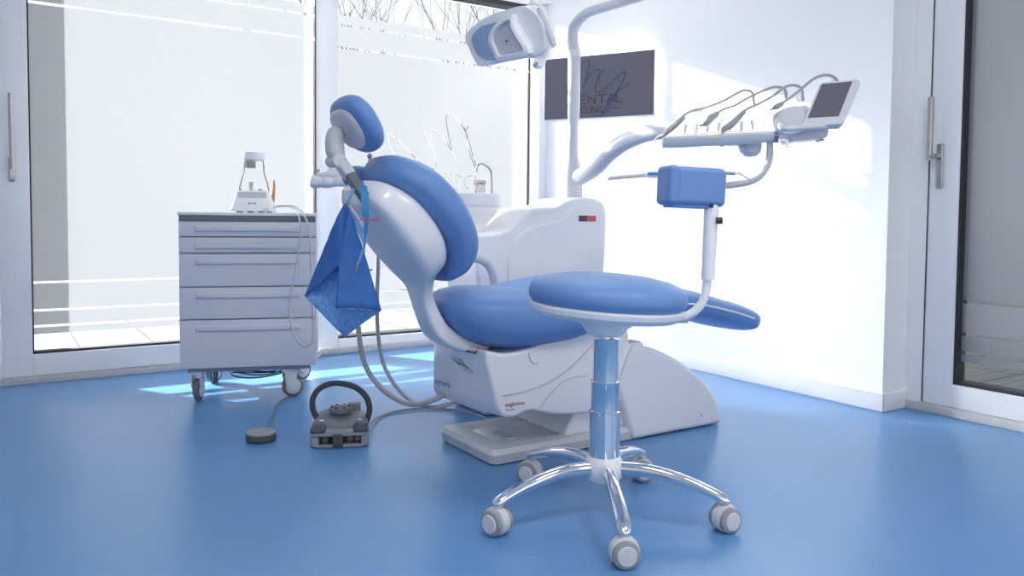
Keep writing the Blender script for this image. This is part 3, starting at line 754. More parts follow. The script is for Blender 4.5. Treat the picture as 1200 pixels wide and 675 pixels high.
# underneath: pivot, tray pipe
obj('pivot_dome', B().lathe([(.001, -.045), (.022, -.042), (.036, -.028), (.041, -.008), (.041, .012)], look(AT(879, 169, DT+.06), cU), 28), 'grey_white', itb)
obj('bracket', B().tube(smooth_path([AT(848, 166, DT+.03), AT(856, 168, DT+.03), AT(866, 165, DT+.05)], 3), .009, 10).sphere(AT(846, 168, DT+.03), .012), 'grey_white', itb)
tp_ = smooth_path([AT(901, 160, DT+.02), AT(902.5, 176, DT+.02), AT(900, 192, DT+.02), AT(892, 205, DT+.02), AT(878, 213, DT+.02), AT(862, 216, DT+.02), AT(846, 217, DT+.02), AT(800, 214, DT+.03)], 5)
obj('tray_pipe', B().tube(tp_, .0115, 14), 'grey_white', itb)

# small tray carried on the pipe (seen edge on)
def seg_box(a, b_, w, h, T=None):
    d = (b_-a); L = d.length; d.normalize(); y = cF-d*cF.dot(d); y.normalize(); z = d.cross(y)
    return frame((a+b_)/2, d, y, z), (L, w, h)
tr = thing('instrument_tray', 'slim white tray seen edge on, carried on the curved pipe behind the stool armrest', 'tray', AT(790, 206, DT+.05))
a_, b_ = AT(708, 209.5, DT+.06), AT(862, 203.5, DT+.04)
Tm, sz = seg_box(AT(712, 209, DT+.06), AT(760, 205, DT+.055), .10, .006); obj('tray_base', B().box((0, 0, 0), sz, Tm, .002), 'wplastic', tr)
Tm, sz = seg_box(AT(757, 205, DT+.055), AT(845, 205, DT+.04), .12, .010); obj('tray_sleeve', B().box((0, 0, 0), sz, Tm, .003), 'ribbon', tr, label='blue protective sleeve')
Tm, sz = seg_box(AT(712, 210.5, DT+.01), AT(756, 206.5, DT+.005), .004, .003); obj('rim', B().box((0, 0, 0), sz, Tm, .001), 'orange', tr)
syr = thing('explorer_probe', 'grey probe lying on the tray end right of the blue armrest pad', 'dental probe', AT(852, 202, DT-.02))
obj('probe_body', B().tube([AT(835, 202, DT-.02), AT(861, 203.5, DT-.02)], .0055, 12), 'lgrey', syr)
obj('probe_tip', B().tube(smooth_path([AT(861, 203.5, DT-.02), AT(868, 204, DT-.02), AT(880, 212, DT-.02)], 4), [.002]*9, 8), 'steel', syr)

# handpieces with their hoses
def handpiece(label, hose, body, tip, rb=.010, mb='lgrey', mt='steel', dd=0.0, wire=None):
    t = thing('dental_handpiece', label, 'handpiece', AT(*body[-1][:2], DT+dd), 'handpieces on the instrument table')
    D_ = lambda pts: [AT(x, y, DT+dd+(e[0] if e else 0)) for x, y, *e in pts]
    obj('hose', B().tube(smooth_path(D_(hose), 6), .0050, 10), 'hose', t)
    bp = smooth_path(D_(body), 5); n = len(bp)
    obj('grip', B().tube(bp, [rb*(.75+.45*sin(pi*min(1, (i+1)/n))) for i in range(n)], 14), mb, t)
    tpth = smooth_path(D_(tip), 4)
    obj('tip', B().tube(tpth, [.0042-.0026*i/len(tpth) for i in range(len(tpth))], 8), mt, t)
    if wire:
        wp = []
        cx, cy = wire
        for i in range(40):
            a = i/39*4*pi; wp.append(AT(cx+4*sin(a), cy+14*(i/39-.5)+3*cos(a), DT+.12))
        obj('spring_guide', B().tube(wp, .0010, 5), 'steel', t)
    return t
handpiece('leftmost handpiece with hooked metal tip hanging over the table end',
          [(884, 125, .12), (882, 110, .12), (876, 106, .10), (868, 107, .08), (846, 119, .05), (824, 127, .03), (808, 131, .0), (799, 137, -.02)],
          [(801, 137, -.02), (792, 146, -.02), (782, 154, -.025), (777, 159, -.03)], [(778, 158, -.03), (770, 161, -.035), (767, 166, -.035), (766, 171, -.035)], .0088, 'dsteel', wire=(881, 118))
handpiece('second handpiece from the left, short and grey, lying on the white rest',
          [(921, 118, .12), (920, 106, .12), (911, 102, .10), (900, 104, .08), (878, 114, .05), (860, 124, .03), (848, 128, .01), (840, 133, -.01)],
          [(841, 132, -.01), (833, 139, -.015), (827, 144, -.02), (823, 146, -.02)], [(824, 146, -.02), (820, 147.5, -.02)], .0105, 'lgrey', 'black', wire=(919, 115))
handpiece('third handpiece from the left with a bent head and brass bur over the front rail',
          [(941, 118, .12), (939, 104, .12), (931, 100, .10), (920, 102, .08), (905, 113, .05), (888, 122, .03), (877, 127, .0), (871, 131, -.02)],
          [(873, 130, -.02), (865, 138, -.02), (857, 146, -.025), (849, 151, -.03), (845, 155.5, -.03)], [(846, 155, -.03), (842, 158, -.035), (836, 158, -.035)], .0098, 'lgrey', 'yellow', wire=(938, 116))
handpiece('rightmost handpiece with black round end, hose arching from behind the small screen',
          [(985, 100, .17), (978, 91, .16), (968, 88, .13), (954, 92, .09), (938, 105, .04), (925, 115, .02), (915, 122, .0)],
          [(917, 121, .0), (910, 125, -.01), (906, 127, -.01)], [(907, 127, -.01), (902, 129, -.01)], .0085, 'lgrey', 'black', dd=-.05)
pb_ = AT(903, 128.5, DT-.012)

# ================================================================== OPERATING LIGHT
lp = thing('operating_lamp', 'white dental operating lamp with mirrored reflector hanging at the top of the view', 'lamp', AT(605, 45, 2.55))
DL = 2.55; kl = DL/FPX
def ld(x, y, off=0.0): return AT(x, y, DL+off)
# reflector dish: rounded diamond facing down-left
ax = (-cR*.50-cU*.30-cF*.80).normalized()
ux = (cR-ax*cR.dot(ax)).normalized(); uy = ax.cross(ux).normalized()
TL = frame(ld(583, 45), ux, uy, ax)
def onL(x, y, off): return proj_on(TL, x, y, off)
rim = [(545, 44), (551, 34), (570, 20), (595, 11), (616, 8), (634, 26), (638, 56), (625, 66), (595, 72), (565, 78), (558, 74), (551, 60)]
R1 = smooth_path([onL(x, y, 0) for x, y in rim], 4, True); cen = sum(R1, V((0, 0, 0)))/len(R1)
b = B(); b.ring_loft([[p for p in R1], [p-ax*.012 for p in R1], [p+(cen-p)*.15-ax*.05 for p in R1], [p+(cen-p)*.55-ax*.085 for p in R1]])
obj('reflector_housing', b, 'wplastic', lp, bevel=.004, seg=3)
mir = smooth_path([onL(x, y, .003) for x, y in [(553, 48), (556, 39), (564, 31), (575, 28), (590, 26), (605, 40), (600, 60), (585, 69), (570, 69), (560, 63)]], 4, True)
mc = sum(mir, V((0, 0, 0)))/len(mir)
b = B(); b.ring_loft([[p+ax*.001 for p in mir], [p+(mc-p)*.3-ax*.004 for p in mir], [p+(mc-p)*.7-ax*.010 for p in mir], [p+(mc-p)*.97-ax*.012 for p in mir], [p+(mc-p)*.97-ax*.016 for p in mir], [p-ax*.006 for p in mir]], cap=True)
obj('mirror', b, mat('lamp_mirror', (.45, .60, .85), .06, metal=1, noise=(5, .05)), lp, angle=60)  # blue of the reflected floor and chair is put into the mirror colour
# central lamp housing in front of the mirror
hs = [(572, 47), (576, 34), (585, 24), (599, 17), (601, 28), (610, 45), (619, 63), (600, 69), (583, 71), (577, 60)]
H1 = smooth_path([onL(x, y, .030) for x, y in hs], 4, True); hcn = sum(H1, V((0, 0, 0)))/len(H1)
b = B(); b.ring_loft([[p-ax*.030 for p in H1], [p for p in H1], [p+(hcn-p)*.20+ax*.004 for p in H1], [p+(hcn-p)*.26-ax*.010 for p in H1]])
hh_ = obj('bulb_housing', b, 'wplastic', lp, angle=50)
H2 = [p+(hcn-p)*.25-ax*.0095 for p in H1]
obj('front_plate', B().ring_loft([[p for p in H2], [p+ax*.001 for p in H2]]), 'grey_white', hh_)
q = onL(594, 48, .022); obj('screw', B().cyl(q, q+ax*.006, .003, n=10), 'mid', hh_)
# rear housing and yoke
rh = [(600, 20), (606, 12), (622, 8), (634, 18), (640, 40), (638, 58), (628, 66), (620, 66), (612, 48), (601, 30)]
b = B(); RH = smooth_path([ld(x, y, -.01) for x, y in rh], 4, True); rcn = sum(RH, V((0, 0, 0)))/len(RH)
b.ring_loft([[p+(rcn-p)*.25-cF*.045 for p in RH], [p+(rcn-p)*.06-cF*.03 for p in RH], [p for p in RH], [p+(rcn-p)*.1+cF*.05 for p in RH]])
obj('rear_housing', b, 'wplastic', lp, angle=50)
yk = [(622, 6), (634, 8), (645, 22), (648, 40), (644, 58), (637, 76), (627, 78), (624, 72), (630, 60), (636, 44), (633, 24)]
b = B(); YK = smooth_path([ld(x, y, -.045) for x, y in yk], 4, True)
b.ring_loft([[p for p in YK], [p+cF*.035 for p in YK]])
yo = obj('yoke', b, 'wplastic', lp, bevel=.006, seg=3)
obj('handle', B().tube([ld(632, 12, -.06), ld(641, 32, -.075), ld(649.5, 54, -.08)], [.008, .0095, .010], 14), 'grey_white', lp)
q = ld(628.5, 75, -.047); obj('bolt', B().cyl(q, q-cF*.006, .006, n=12), 'lgrey', yo)
q = ld(631, 11.5, -.047); obj('bolt', B().cyl(q, q-cF*.006, .005, n=12), 'lgrey', yo)
obj('hanger', B().tube(smooth_path([ld(640, -12, .0), ld(630, -4, -.01), ld(627, 8, -.02)], 4), .020, 14), 'wplastic', lp)

# ================================================================== WALL SCREEN
# flat screen turned on its bracket
tvd = V((-.50, .866, 0))
pr_ = PX(766.5, 96, 3.035); tvr = V((pr_.x, pr_.y, 0))
# find width so that the left edge projects to px 638.5
lo, hi = .3, 1.6
def pxof(p):
    q = p-cC; z = q.dot(cF); return 600+FPX*q.dot(cR)/z
for _ in range(40):
    m_ = (lo+hi)/2
    if pxof(tvr+tvd*m_+V((0, 0, 1.5))) > 638.5: lo = m_
    else: hi = m_
TVW = lo
nrm = V((-.866, -.50, 0))
TV0 = frame(tvr+V((0, 0, 0)), -tvd, (0, 0, 1), nrm)      # x: towards the right as seen
zt1, zb1 = proj_on(TV0, 766, 58.5).z, proj_on(TV0, 768, 134).z
TVo = frame(tvr+V((0, 0, zb1)), -tvd, (0, 0, 1), nrm)
TVH = zt1-zb1
tv = thing('wall_screen', 'wide flat screen with clinic logo turned out from the white wall', 'television', tvr+tvd*TVW/2+V((0, 0, zb1)))
obj('casing', B().box((-TVW/2, TVH/2, -.014), (TVW+.006, TVH+.008, .028), TVo, .003).box((-TVW/2, -.004, -.012), (TVW+.006, .010, .026), TVo, .002), 'wplastic', tv)
scp = obj('screen_panel', B().box((-TVW/2, TVH/2, .0005), (TVW, TVH, .003), TVo), 'screen', tv, smooth=False)
obj('wall_bracket', B().tube([tvr+tvd*TVW*.3+V((0, 0, zb1+TVH/2))-nrm*.03, V((XW, tvr.y+.30, zb1+TVH/2))], .018, 10).box((XW-.006, tvr.y+.30, zb1+TVH/2), (.012, .16, .16)), 'dark', tv)
qa, qb = proj_on(TV0, 668, 122), proj_on(TV0, 731, 118)
ia = TVo.inverted() @ qa; ib = TVo.inverted() @ qb
S = (ib.x-ia.x); 
def tvmap(strokes): return [[(ia.x+p[0]*S, ib.y-.004+p[1]*S*.86) for p in s] for s in strokes]
Tq = TVo @ Matrix.Translation((0, 0, .0022))
b = B(); [b.strip(s, .0062, Tq) for s in tvmap(scr)]; obj('script_logo', b, 'ink', scp, smooth=False)
b = B(); [b.strip(s, .0056, Tq) for s in tvmap(wd1)]; obj('lettering', b, 'ink2', scp, smooth=False)
b = B(); [b.strip(s, .0046, Tq) for s in tvmap(wd2)]; obj('lettering', b, 'ink2', scp, smooth=False)
for d_ in tvmap(dsh): obj('dash', B().strip(d_, .0036, Tq), 'ink2', scp, smooth=False)

# ================================================================== STOOL
sx_, sy_ = 1.363, 1.640
stl = thing('operator_stool', 'round blue swivel stool on chromed five-arm base with armrest, in front', 'stool', (sx_, sy_, 0))
ctr = V((sx_, sy_, 0))
sd = (ctr-cC).dot(cF)
def zs_(y): return AT(711, y, (ctr+V((0, 0, .4))-cC).dot(cF)).z
T0 = frame((sx_, sy_, 0), (1, 0, 0), (0, 1, 0), (0, 0, 1))
obj('hub', B().lathe([(.020, .090), (.040, .094), (.050, .108), (.052, .125), (.050, .145), (.043, .160), (.03, .164)], T0, 32), 'wplastic', stl)
z1, z2, z3, z4, z5 = zs_(532), zs_(482), zs_(447), zs_(397), zs_(385)
gl = obj('gas_lift', B().lathe([(.041, .155), (.041, z2-.004), (.043, z2-.002), (.043, z2+.002), (.037, z2+.004)], T0, 32), 'chrome', stl)
obj('column_stage', B().lathe([(.038, z2), (.038, z3-.003), (.0395, z3-.001), (.0395, z3+.002), (.033, z3+.004)], T0, 32), 'chrome', stl)
obj('column_stage', B().lathe([(.034, z3), (.034, z4-.003), (.0355, z4-.001), (.0355, z4+.002), (.016, z4+.003)], T0, 32), 'chrome', stl)
obj('piston', B().lathe([(.015, z4), (.015, z5+.03)], T0, 20), 'chrome', stl)
tilt = R_(3.4)
nz = (V((0, 0, 1))*cos(tilt)+_r*sin(tilt)).normalized()
sxa = (_r-nz*_r.dot(nz)).normalized(); sya = nz.cross(sxa)
zseat = zs_(366)
TS2 = frame((sx_, sy_, zseat), sxa, sya, nz)
obj('seat_adapter', B().lathe([(.036, -.062), (.048, -.056), (.060, -.040), (.085, -.020), (.10, -.008)], TS2, 32), 'wplastic', stl)
obj('seat_shell', B().lathe([(.10, -.014), (.185, -.009), (.203, .004), (.206, .016), (.200, .022), (.15, .022)], TS2, 48), 'wplastic', stl)
obj('seat_pad', B().lathe([(.18, .020), (.200, .022), (.209, .034), (.211, .050), (.206, .066), (.192, .079), (.165, .090), (.12, .099), (.06, .104), (.001, .105)], TS2, 56), 'blue', stl, angle=70)
def zcast(x, y): p = PZ(x, y, 0); return V((p.x, p.y, 0))
cast = [(585, 625), (733, 667), (853, 622), (752, 562), (606, 558)]
for i, (cx, cy_) in enumerate(cast):
    a = math.atan2(zcast(cx, cy_).y-sy_, zcast(cx, cy_).x-sx_)
    rad = .315
    d = V((cos(a), sin(a), 0)); e = ctr+d*rad; s_ = V((-sin(a), cos(a), 0))
    st = []
    for r, z, hh, ww in ((.035, .128, .040, .016), (.10, .132, .038, .0165), (.17, .126, .034, .017), (.24, .110, .029, .0175), (.290, .093, .026, .018), (.318, .080, .026, .017), (.330, .074, .016, .010)):
        c = ctr+d*r+V((0, 0, z)); st.append((c+V((0, 0, hh*.5)), c-V((0, 0, hh*.5))-d*.004, ww))
    lg = obj('base_arm', B().superloft(st, 18, 2.2, dirw=tuple(s_), sub=4), 'chrome', stl, angle=60)
    # twin caster, swivelled a little differently on each arm
    sw = a + (0.9, .45, -.5, 1.2, .7)[i]
    ad = V((cos(sw), sin(sw), 0)); pivot = ctr+d*.318
    axd = V((-cR.x*.9-cF.x*.44, -cR.y*.9-cF.y*.44, 0)).normalized() if i in (0,) else V((ad.x, ad.y, 0))
    if i == 1: axd = V((-cF.x+.1*cR.x, -cF.y+.1*cR.y, 0)).normalized()
    if i == 2: axd = V((cR.x*.45-cF.x*.9, cR.y*.45-cF.y*.9, 0)).normalized()
    if i == 3: axd = V((-cF.x*.98+cR.x*.2, -cF.y*.98+cR.y*.2, 0)).normalized()
    if i == 4: axd = V((-cF.x*.85-cR.x*.5, -cF.y*.85-cR.y*.5, 0)).normalized()
    if i == 0: axd = V((-cF.x*.75-cR.x*.65, -cF.y*.75-cR.y*.65, 0)).normalized()
    wc = pivot+V((0, 0, .0325))
    Tw = look(wc, axd) @ Matrix.Scale(1.148, 4)
    cs = obj('caster', B().cyl(pivot+V((0, 0, .03)), pivot+V((0, 0, .078)), .0065).lathe([(.001, -.013), (.024, -.013), (.0305, -.010), (.0315, 0), (.0305, .010), (.024, .013), (.001, .013)], Tw @ Matrix.Translation((0, .0012, 0)), 28), 'caster', stl)
    for sgn in (-1, 1):
        obj('wheel', B().lathe([(.001, sgn*.013), (.022, sgn*.013), (.0275, sgn*.014), (.0283, sgn*.018), (.0275, sgn*.023), (.0225, sgn*.0250), (.001, sgn*.0255)], Tw, 28), 'lgrey', cs)
        obj('hub_cap', B().lathe([(.001, sgn*.025), (.0205, sgn*.0255), (.019, sgn*.0285), (.001, sgn*.0290)], Tw, 24), 'caster', cs)
# arm rest post
ds = sd
ap0 = [AT(775, 370, ds), AT(797, 371, ds), AT(808, 368.5, ds), AT(819, 360, ds), AT(826, 347, ds), AT(829.5, 325, ds)]
obj('arm_pipe', B().tube(smooth_path(ap0, 6), .0115, 14), 'wplastic', stl)
obj('pipe_bracket', B().tube([AT(763, 375, ds), AT(806, 375, ds)], [.006, .009], 10), 'grey_white', stl)
slv = obj('arm_sleeve', B().tube([AT(829.5, 328, ds), AT(831.5, 285, ds), AT(834, 238, ds)], [.0175, .0185, .0195], 20), 'wplastic', stl)
obj('clamp_knob', B().cyl(AT(840, 258.5, ds-.02), AT(846, 258.5, ds-.02), .009), 'black', slv)
pc = AT(811, 219, ds); pa_ = R_(13)
pxv = (_r*cos(pa_)+V((_sy, _cy, 0))*sin(pa_)-V((0, 0, .035))).normalized(); pyv = V((0, 0, 1)).cross(pxv).normalized()
TP = frame(pc, pxv, pyv, pxv.cross(pyv))
def rbox(b, c, s, T, r, n=5): return b.box(c, s, T, r)
pad = obj('arm_pad', B().box((.010, 0, 0), (.152, .075, .104), TP, 0), 'blue', stl, bevel=.017, seg=6)
obj('pad_end', B().box((-.070, 0, .001), (.034, .088, .105), TP, 0), 'blue', pad, bevel=.014, seg=5)
obj('pad_underside', B().box((-.015, 0, -.053), (.11, .06, .010), TP, .004), 'blue', pad)
b = B(); q = AT(834, 241, ds-.019); obj('latch', B().box(q, (.012, .006, .012), None, .002), 'black', slv)

# ================================================================== DRAWER CABINET
bet = R_(13.5); Xc = (_r*cos(bet)+V((_sy, _cy, 0))*sin(bet)).normalized(); Yc = V((0, 0, 1)).cross(Xc)
DC = 3.40; fc = (AT(208.8, 340, 3.335)+AT(371.5, 340, 3.335+.60*sin(bet)))/2; fc.z = 0
cabT = frame(fc, Xc, Yc, (0, 0, 1))
kc = DC/FPX
def zcab(y): return AT(290, y, DC).z
WC = (AT(208.8, 340, 3.335)-AT(371.5, 340, 3.335+.60*sin(bet))).length; DP = .46
cab = thing('drawer_cabinet', 'grey five-drawer dental cabinet on casters in front of the frosted window', 'cabinet', fc+Yc*DP/2)
ztop, zbot = zcab(249.5), zcab(431)
obj('carcass', B().box((0, DP/2+.012, (ztop-.012+zbot)/2), (WC, DP-.02, ztop-.012-zbot), cabT, .002), 'cabside', cab)
obj('top_panel', B().box((0, DP/2, ztop-.005), (WC+.004, DP+.004, .013), cabT, .002), 'wplastic', cab)
obj('side_rail', B().box((WC/2-.003, .004, (ztop-.012+zbot)/2), (.006, .02, ztop-.012-zbot), cabT, .001), 'wplastic', cab)
obj('slot_panel', B().box((0, .012, zcab(255.5)), (WC-.008, .02, (259-251.5)*kc), cabT), 'cabslot', cab)
for i, (ya, yb, yh) in enumerate(((260, 277, 268), (278.3, 296, 288), (297.3, 335, 306), (336.3, 373, 345.5), (374.3, 430.5, 384))):
    za, zb_ = zcab(yb), zcab(ya)
    dr = obj('drawer', B().box((-.001, 0, (za+zb_)/2), (WC-.012, .022, zb_-za), cabT, .002), 'cab', cab)
    zh = zcab(yh)
    hb_ = B(); n = 5
    hb_.box((0, -.0165, zh), (.425, .012, .025), cabT, .0055)
    obj('handle', hb_, 'cab', dr, label='long flat bar handle')
obj('plinth', B().box((.0, DP/2, (zbot+zcab(436.5))/2), (WC-.06, DP-.04, zbot-zcab(436.5)), cabT, .002), 'cabside', cab)
zpl = zcab(436.5)
CW = [(-.215, .045, 80), (.165, .045, 20), (-.20, DP-.06, 60), (.20, DP-.06, 40)]
for i, (cx, cy_, ang) in enumerate(CW):
    pt = cabT @ V((cx, cy_, 0)); r = .046
    dirr = (Xc*cos(R_(ang))+Yc*sin(R_(ang)))            # rolling direction
    axl = V((0, 0, 1)).cross(dirr)
    wc = pt+dirr*.012; wc.z = r
    fk = B()
    for s_ in (-1, 1):
        o2 = wc+axl*s_*.021
        prof_ = [(-.030, zpl-.004), (.030, zpl-.004), (.022, .070), (.014, r-.014), (-.010, r-.014), (-.024, .065)]
        pts = [V((pt.x, pt.y, 0))+axl*s_*.021+dirr*(a-.0 if c > .06 else a+.012)+V((0, 0, c)) for a, c in prof_]
        fk.ring_loft([[p for p in pts], [p-axl*s_*.005 for p in pts]])
    fk.box((0, 0, zpl-.004), (.06, .05, .012), frame((pt.x, pt.y, 0), dirr, axl, (0, 0, 1)), .003)
    fk.cyl(V((pt.x, pt.y, zpl)), V((pt.x, pt.y, zpl+.012)), .02)
    fko = obj('caster_fork', fk, 'caster', cab)
    Tw = look(wc, axl)
    w_ = obj('caster_wheel', B().lathe([(.001, -.012), (.034, -.012), (.037, -.014), (r, -.010), (r, .010), (.037, .014), (.034, .012), (.001, .012)], Tw, 32), 'tyre', fko)
    obj('wheel_disc', B().lathe([(.001, -.016), (.030, -.015), (.034, -.0125), (.034, .0125), (.030, .015), (.001, .016)], Tw, 28), 'caster', w_)
lv = cabT @ V((.155, .03, .10)); obj('brake_lever', B().box(lv, (.035, .02, .008), None, .003), 'dark', cab)
# black cable bundle under the cabinet
b = B(); cc = cabT @ V((.02, .18, 0))
for k_ in range(3):
    pts = []
    for i in range(14):
        a = 2*pi*i/13+k_; pts.append(cc+Xc*(.09+.012*k_)*cos(a)+Yc*.06*sin(a)+V((0, 0, zpl-.022-.012*k_+.006*sin(2*a+k_))))
    b.tube(smooth_path(pts, 3), .0032, 6)
b.tube(smooth_path([cc+Xc*.0+V((0, 0, zpl-.002)), cc+Xc*.01+V((0, 0, zpl-.02)), cc+Xc*.02+V((0, 0, .10)), cc+Xc*-.03+V((0, 0, zpl-.004))], 4), .0032, 6)
tag(obj('coiled_cable', b, 'black', base=cc), 'loose coil of thin black cable hanging under the drawer cabinet', 'cable')
p = cabT @ V((-.15, .10, 0)); q = cabT @ V((-.10, .16, 0))
obj('cable_clip', B().cyl(V((p.x, p.y, zpl+.002)), V((p.x, p.y, zpl-.055)), .011), 'mid', cab)
obj('cable_clip', B().cyl(V((q.x, q.y, zpl+.002)), V((q.x, q.y, zpl-.018)), .006).sphere(V((q.x, q.y, zpl-.022)), .010), 'wplastic', cab)

# ================================================================== SCALER ON THE CABINET
zt_ = ztop+.0015
dv = cabT @ V((.02, .20, 0)); dD = (dv-cC).dot(cF); kd = dD/FPX
dv = AT(298, 248, dD); dv.z = zt_
Td = frame(dv, Xc, Yc, (0, 0, 1))
sca = thing('ultrasonic_scaler', 'white tabletop ultrasonic scaler with clear water flask on the drawer cabinet', 'scaler', dv)
hb1 = 24*kd
def rr2(hw, hd, z, r=.02, n=5): return [Td @ V((p.x, p.y, z)) for p in rrect(-hw, -hd, hw, hd, r, 0, n)]
obj('scaler_body', B().ring_loft([rr2(24.5*kd, .085, .006), rr2(24.5*kd, .085, .010), rr2(22*kd, .08, hb1*.5), rr2(19*kd, .07, hb1), rr2(17*kd, .065, hb1+.004)]), 'wplastic', sca, bevel=.003, seg=2)
fpn = obj('front_panel', B().ring_loft([[Td @ V((x*kd, -.0865+.015*(z/hb1), z)) for x, z in ((-17, .012), (15, .012), (15, hb1-.002), (-16, hb1-.002))], [Td @ V((x*kd, -.078+.015*(z/hb1), z)) for x, z in ((-17, .012), (15, .012), (15, hb1-.002), (-16, hb1-.002))]]), 'grey_white', sca)
b = B()
for x, z in ((-4.5, 10.5), (-3, 10.5), (-1, 11), (1.5, 10.5), (3, 10.5)): b.box((x*kd, -.0845, z*kd), (1.3*kd, .002, 1.2*kd), Td)
for x in (-18, -13, -7, 5, 9, 14, 18): pass
obj('button', b, 'dark', fpn)
b = B()
for x, z in ((-13.5, 26.5), (7, 26.3), (9, 26.3)): b.box((x*kd, -.066, z*kd), (2.2*kd, .004, 1.6*kd), Td, .001)
obj('connector', b, 'mid', sca)
b = B()
for x in (-16, -4, 8, 17):
    for y in (-.07, .07): b.cyl(Td @ V((x*kd, y, -.0005)), Td @ V((x*kd, y, .008)), .008, n=12)
obj('rubber_feet', b, 'dark', sca)
Tf = Td @ Matrix.Translation((0, .0, 0))
fk_ = obj('water_flask', B().lathe([(13*kd, hb1), (17*kd, hb1+.004), (17*kd, hb1+5*kd), (11.5*kd, 48*kd), (11.5*kd, 55*kd), (10.5*kd, 60*kd), (9, 0)][:6] + [(10.5*kd, 61*kd)], Tf, 32), 'clear', sca, label='clear conical water flask')
obj('flask_cap', B().lathe([(9*kd, 61*kd), (12.5*kd, 62*kd), (13*kd, 66*kd), (12.5*kd, 70*kd), (4*kd, 70.5*kd)], Tf, 32), 'wplastic', fk_)
obj('flask_filter', B().lathe([(6*kd, 52*kd), (6*kd, 60*kd)], Tf @ Matrix.Translation((-4*kd, 0, 0)), 20), 'lgrey', fk_)
obj('flask_stem', B().lathe([(2.8*kd, hb1+.003), (2.8*kd, 36*kd)], Tf @ Matrix.Translation((-3*kd, 0, 0)), 14), 'whose', fk_)
hpA, hpB = Td @ V((21.5*kd, -.04, 13*kd)), Td @ V((23*kd, -.04, 38*kd))
hnd = obj('scaler_handpiece', B().tube(smooth_path([hpA, Td @ V((22*kd, -.04, 20*kd)), Td @ V((23*kd, -.04, 28*kd)), hpB], 4), [.007, .0085, .0092, .009, .008, .0075, .007, .0065, .006, .0055, .005, .004, .0025], 12), 'orange', sca, label='orange handpiece standing at the right of the scaler')
DH = DC-.045
loop = [hpA, Td @ V((23.5*kd, -.05, 5*kd)), AT(325, 241.5, dD-.04), AT(338, 242, dD-.10), AT(347, 246, dD-.20), AT(351, 258, DH), AT(351.5, 285, DH), AT(346, 318, DH), AT(340, 348, DH), AT(341, 378, DH), AT(348, 398, DH), AT(358, 406, DH), AT(366, 400, DH), AT(367.5, 380, DH), AT(365.5, 345, DH), AT(364.5, 300, DH), AT(362, 268, DH), AT(355, 250, DH+.01), AT(346, 242.5, dD-.12), AT(332, 241, dD-.04), Td @ V((12*kd, -.088, 3*kd))]
obj('scaler_hose', B().tube(smooth_path(loop, 6), .0042, 10), 'whose', sca)

# ================================================================== FOOT CONTROLS
pc_ = PZ(397, 527, 0); fl1, fr1 = PZ(364, 524.5, 0), PZ(432, 522, 0)
X1 = (fr1-fl1).normalized(); Y1 = V((0, 0, 1)).cross(X1); pcm = (fl1+fr1)/2; kp = (pcm-cC).dot(cF)/FPX
Tp = frame(pcm, X1, Y1, (0, 0, 1)); Wp = (fr1-fl1).length
fp1 = thing('foot_control', 'grey cast foot control with round carrying ring on the blue floor', 'foot pedal', pcm+Y1*.08)
def rr3(hw, y0, y1, z, r=.02): return [Tp @ V((p.x, p.y, z)) for p in rrect(-hw, y0, hw, y1, r, 0, 5)]
hw = Wp/2
# body with front opening: lower side blocks, back, bridge
b = B(); b.ring_loft([rr3(hw, .018, .17, .003), rr3(hw*1.0, .018, .17, .05), rr3(hw*.94, .024, .16, .078), rr3(hw*.70, .05, .14, .098), rr3(hw*.6, .06, .13, .102)])
body = obj('pedal_body', b, 'pedal', fp1, bevel=.004, seg=2)
b = B(); b.box((-hw+.014, .008, .024), (.026, .05, .042), Tp, .006); b.box((hw-.014, .008, .024), (.026, .05, .042), Tp, .006); b.box((0, .004, .052), (2*hw-.004, .055, .024), Tp, .006); b.box((0, .004, .006), (2*hw-.03, .045, .009), Tp, .003)
obj('pedal_front', b, 'pedal', body)
b = B(); b.box((0, .0165, .026), (2*hw-.054, .003, .034), Tp); obj('opening', b, 'black', body)
for x in (-.075, -.05, .035, .06): obj('switch_button', B().cyl(Tp @ V((x, .0165, .024)), Tp @ V((x, .004, .024)), .010, n=16), 'mid', body)
obj('centre_lever', B().box((-.006, -.018, .026), (.034, .018, .046), Tp, .004), 'dark', fp1)
for s_ in (-1, 1):
    c = Tp @ V((s_*(hw-.022), .005, .070))
    pd = obj('corner_pad', B().box((s_*(hw-.026), .004, .062), (.052, .062, .018), Tp, .006), 'dark', fp1)
    obj('foot_button', B().lathe([(.022, .068), (.020, .078), (.012, .084), (.001, .085)], Tp @ Matrix.Translation((s_*(hw-.026), .022, 0)), 20), 'mid', pd)
    obj('white_spot', B().lathe([(.009, .083), (.008, .0865), (.001, .087)], Tp @ Matrix.Translation((s_*(hw-.034), .035, 0)), 14), 'wplastic', pd)
obj('joystick_disc', B().lathe([(.020, .098), (.036, .104), (.042, .112), (.040, .122), (.025, .128), (.001, .129)], Tp @ Matrix.Translation((0, .055, 0)), 28), 'mid', fp1)
b = B()
for k_ in range(6): 
    a = k_*pi/3; b.sphere(Tp @ V((.028*cos(a), .055+.028*sin(a), .125)), .006, n=10)
obj('stud', b, 'dark', fp1)
obj('rear_box', B().box((.045, .12, .108), (.045, .04, .035), Tp, .005), 'pedal', fp1)
yr = .075; rp = []
def ringpt(x, y): 
    o = Tp @ V((0, yr, 0)); d = ray(x, y); n_ = Y1; return cC+d*((o-cC).dot(n_)/d.dot(n_))
ring = smooth_path([ringpt(x, y) for x, y in [(374, 494), (367, 480), (367, 466), (375, 455), (388, 449.5), (401, 449.5), (417, 454), (429, 465), (433, 479), (430, 492), (426, 500)]], 5)
obj('carrying_ring', B().tube(ring, .0105, 14), 'dark', fp1)

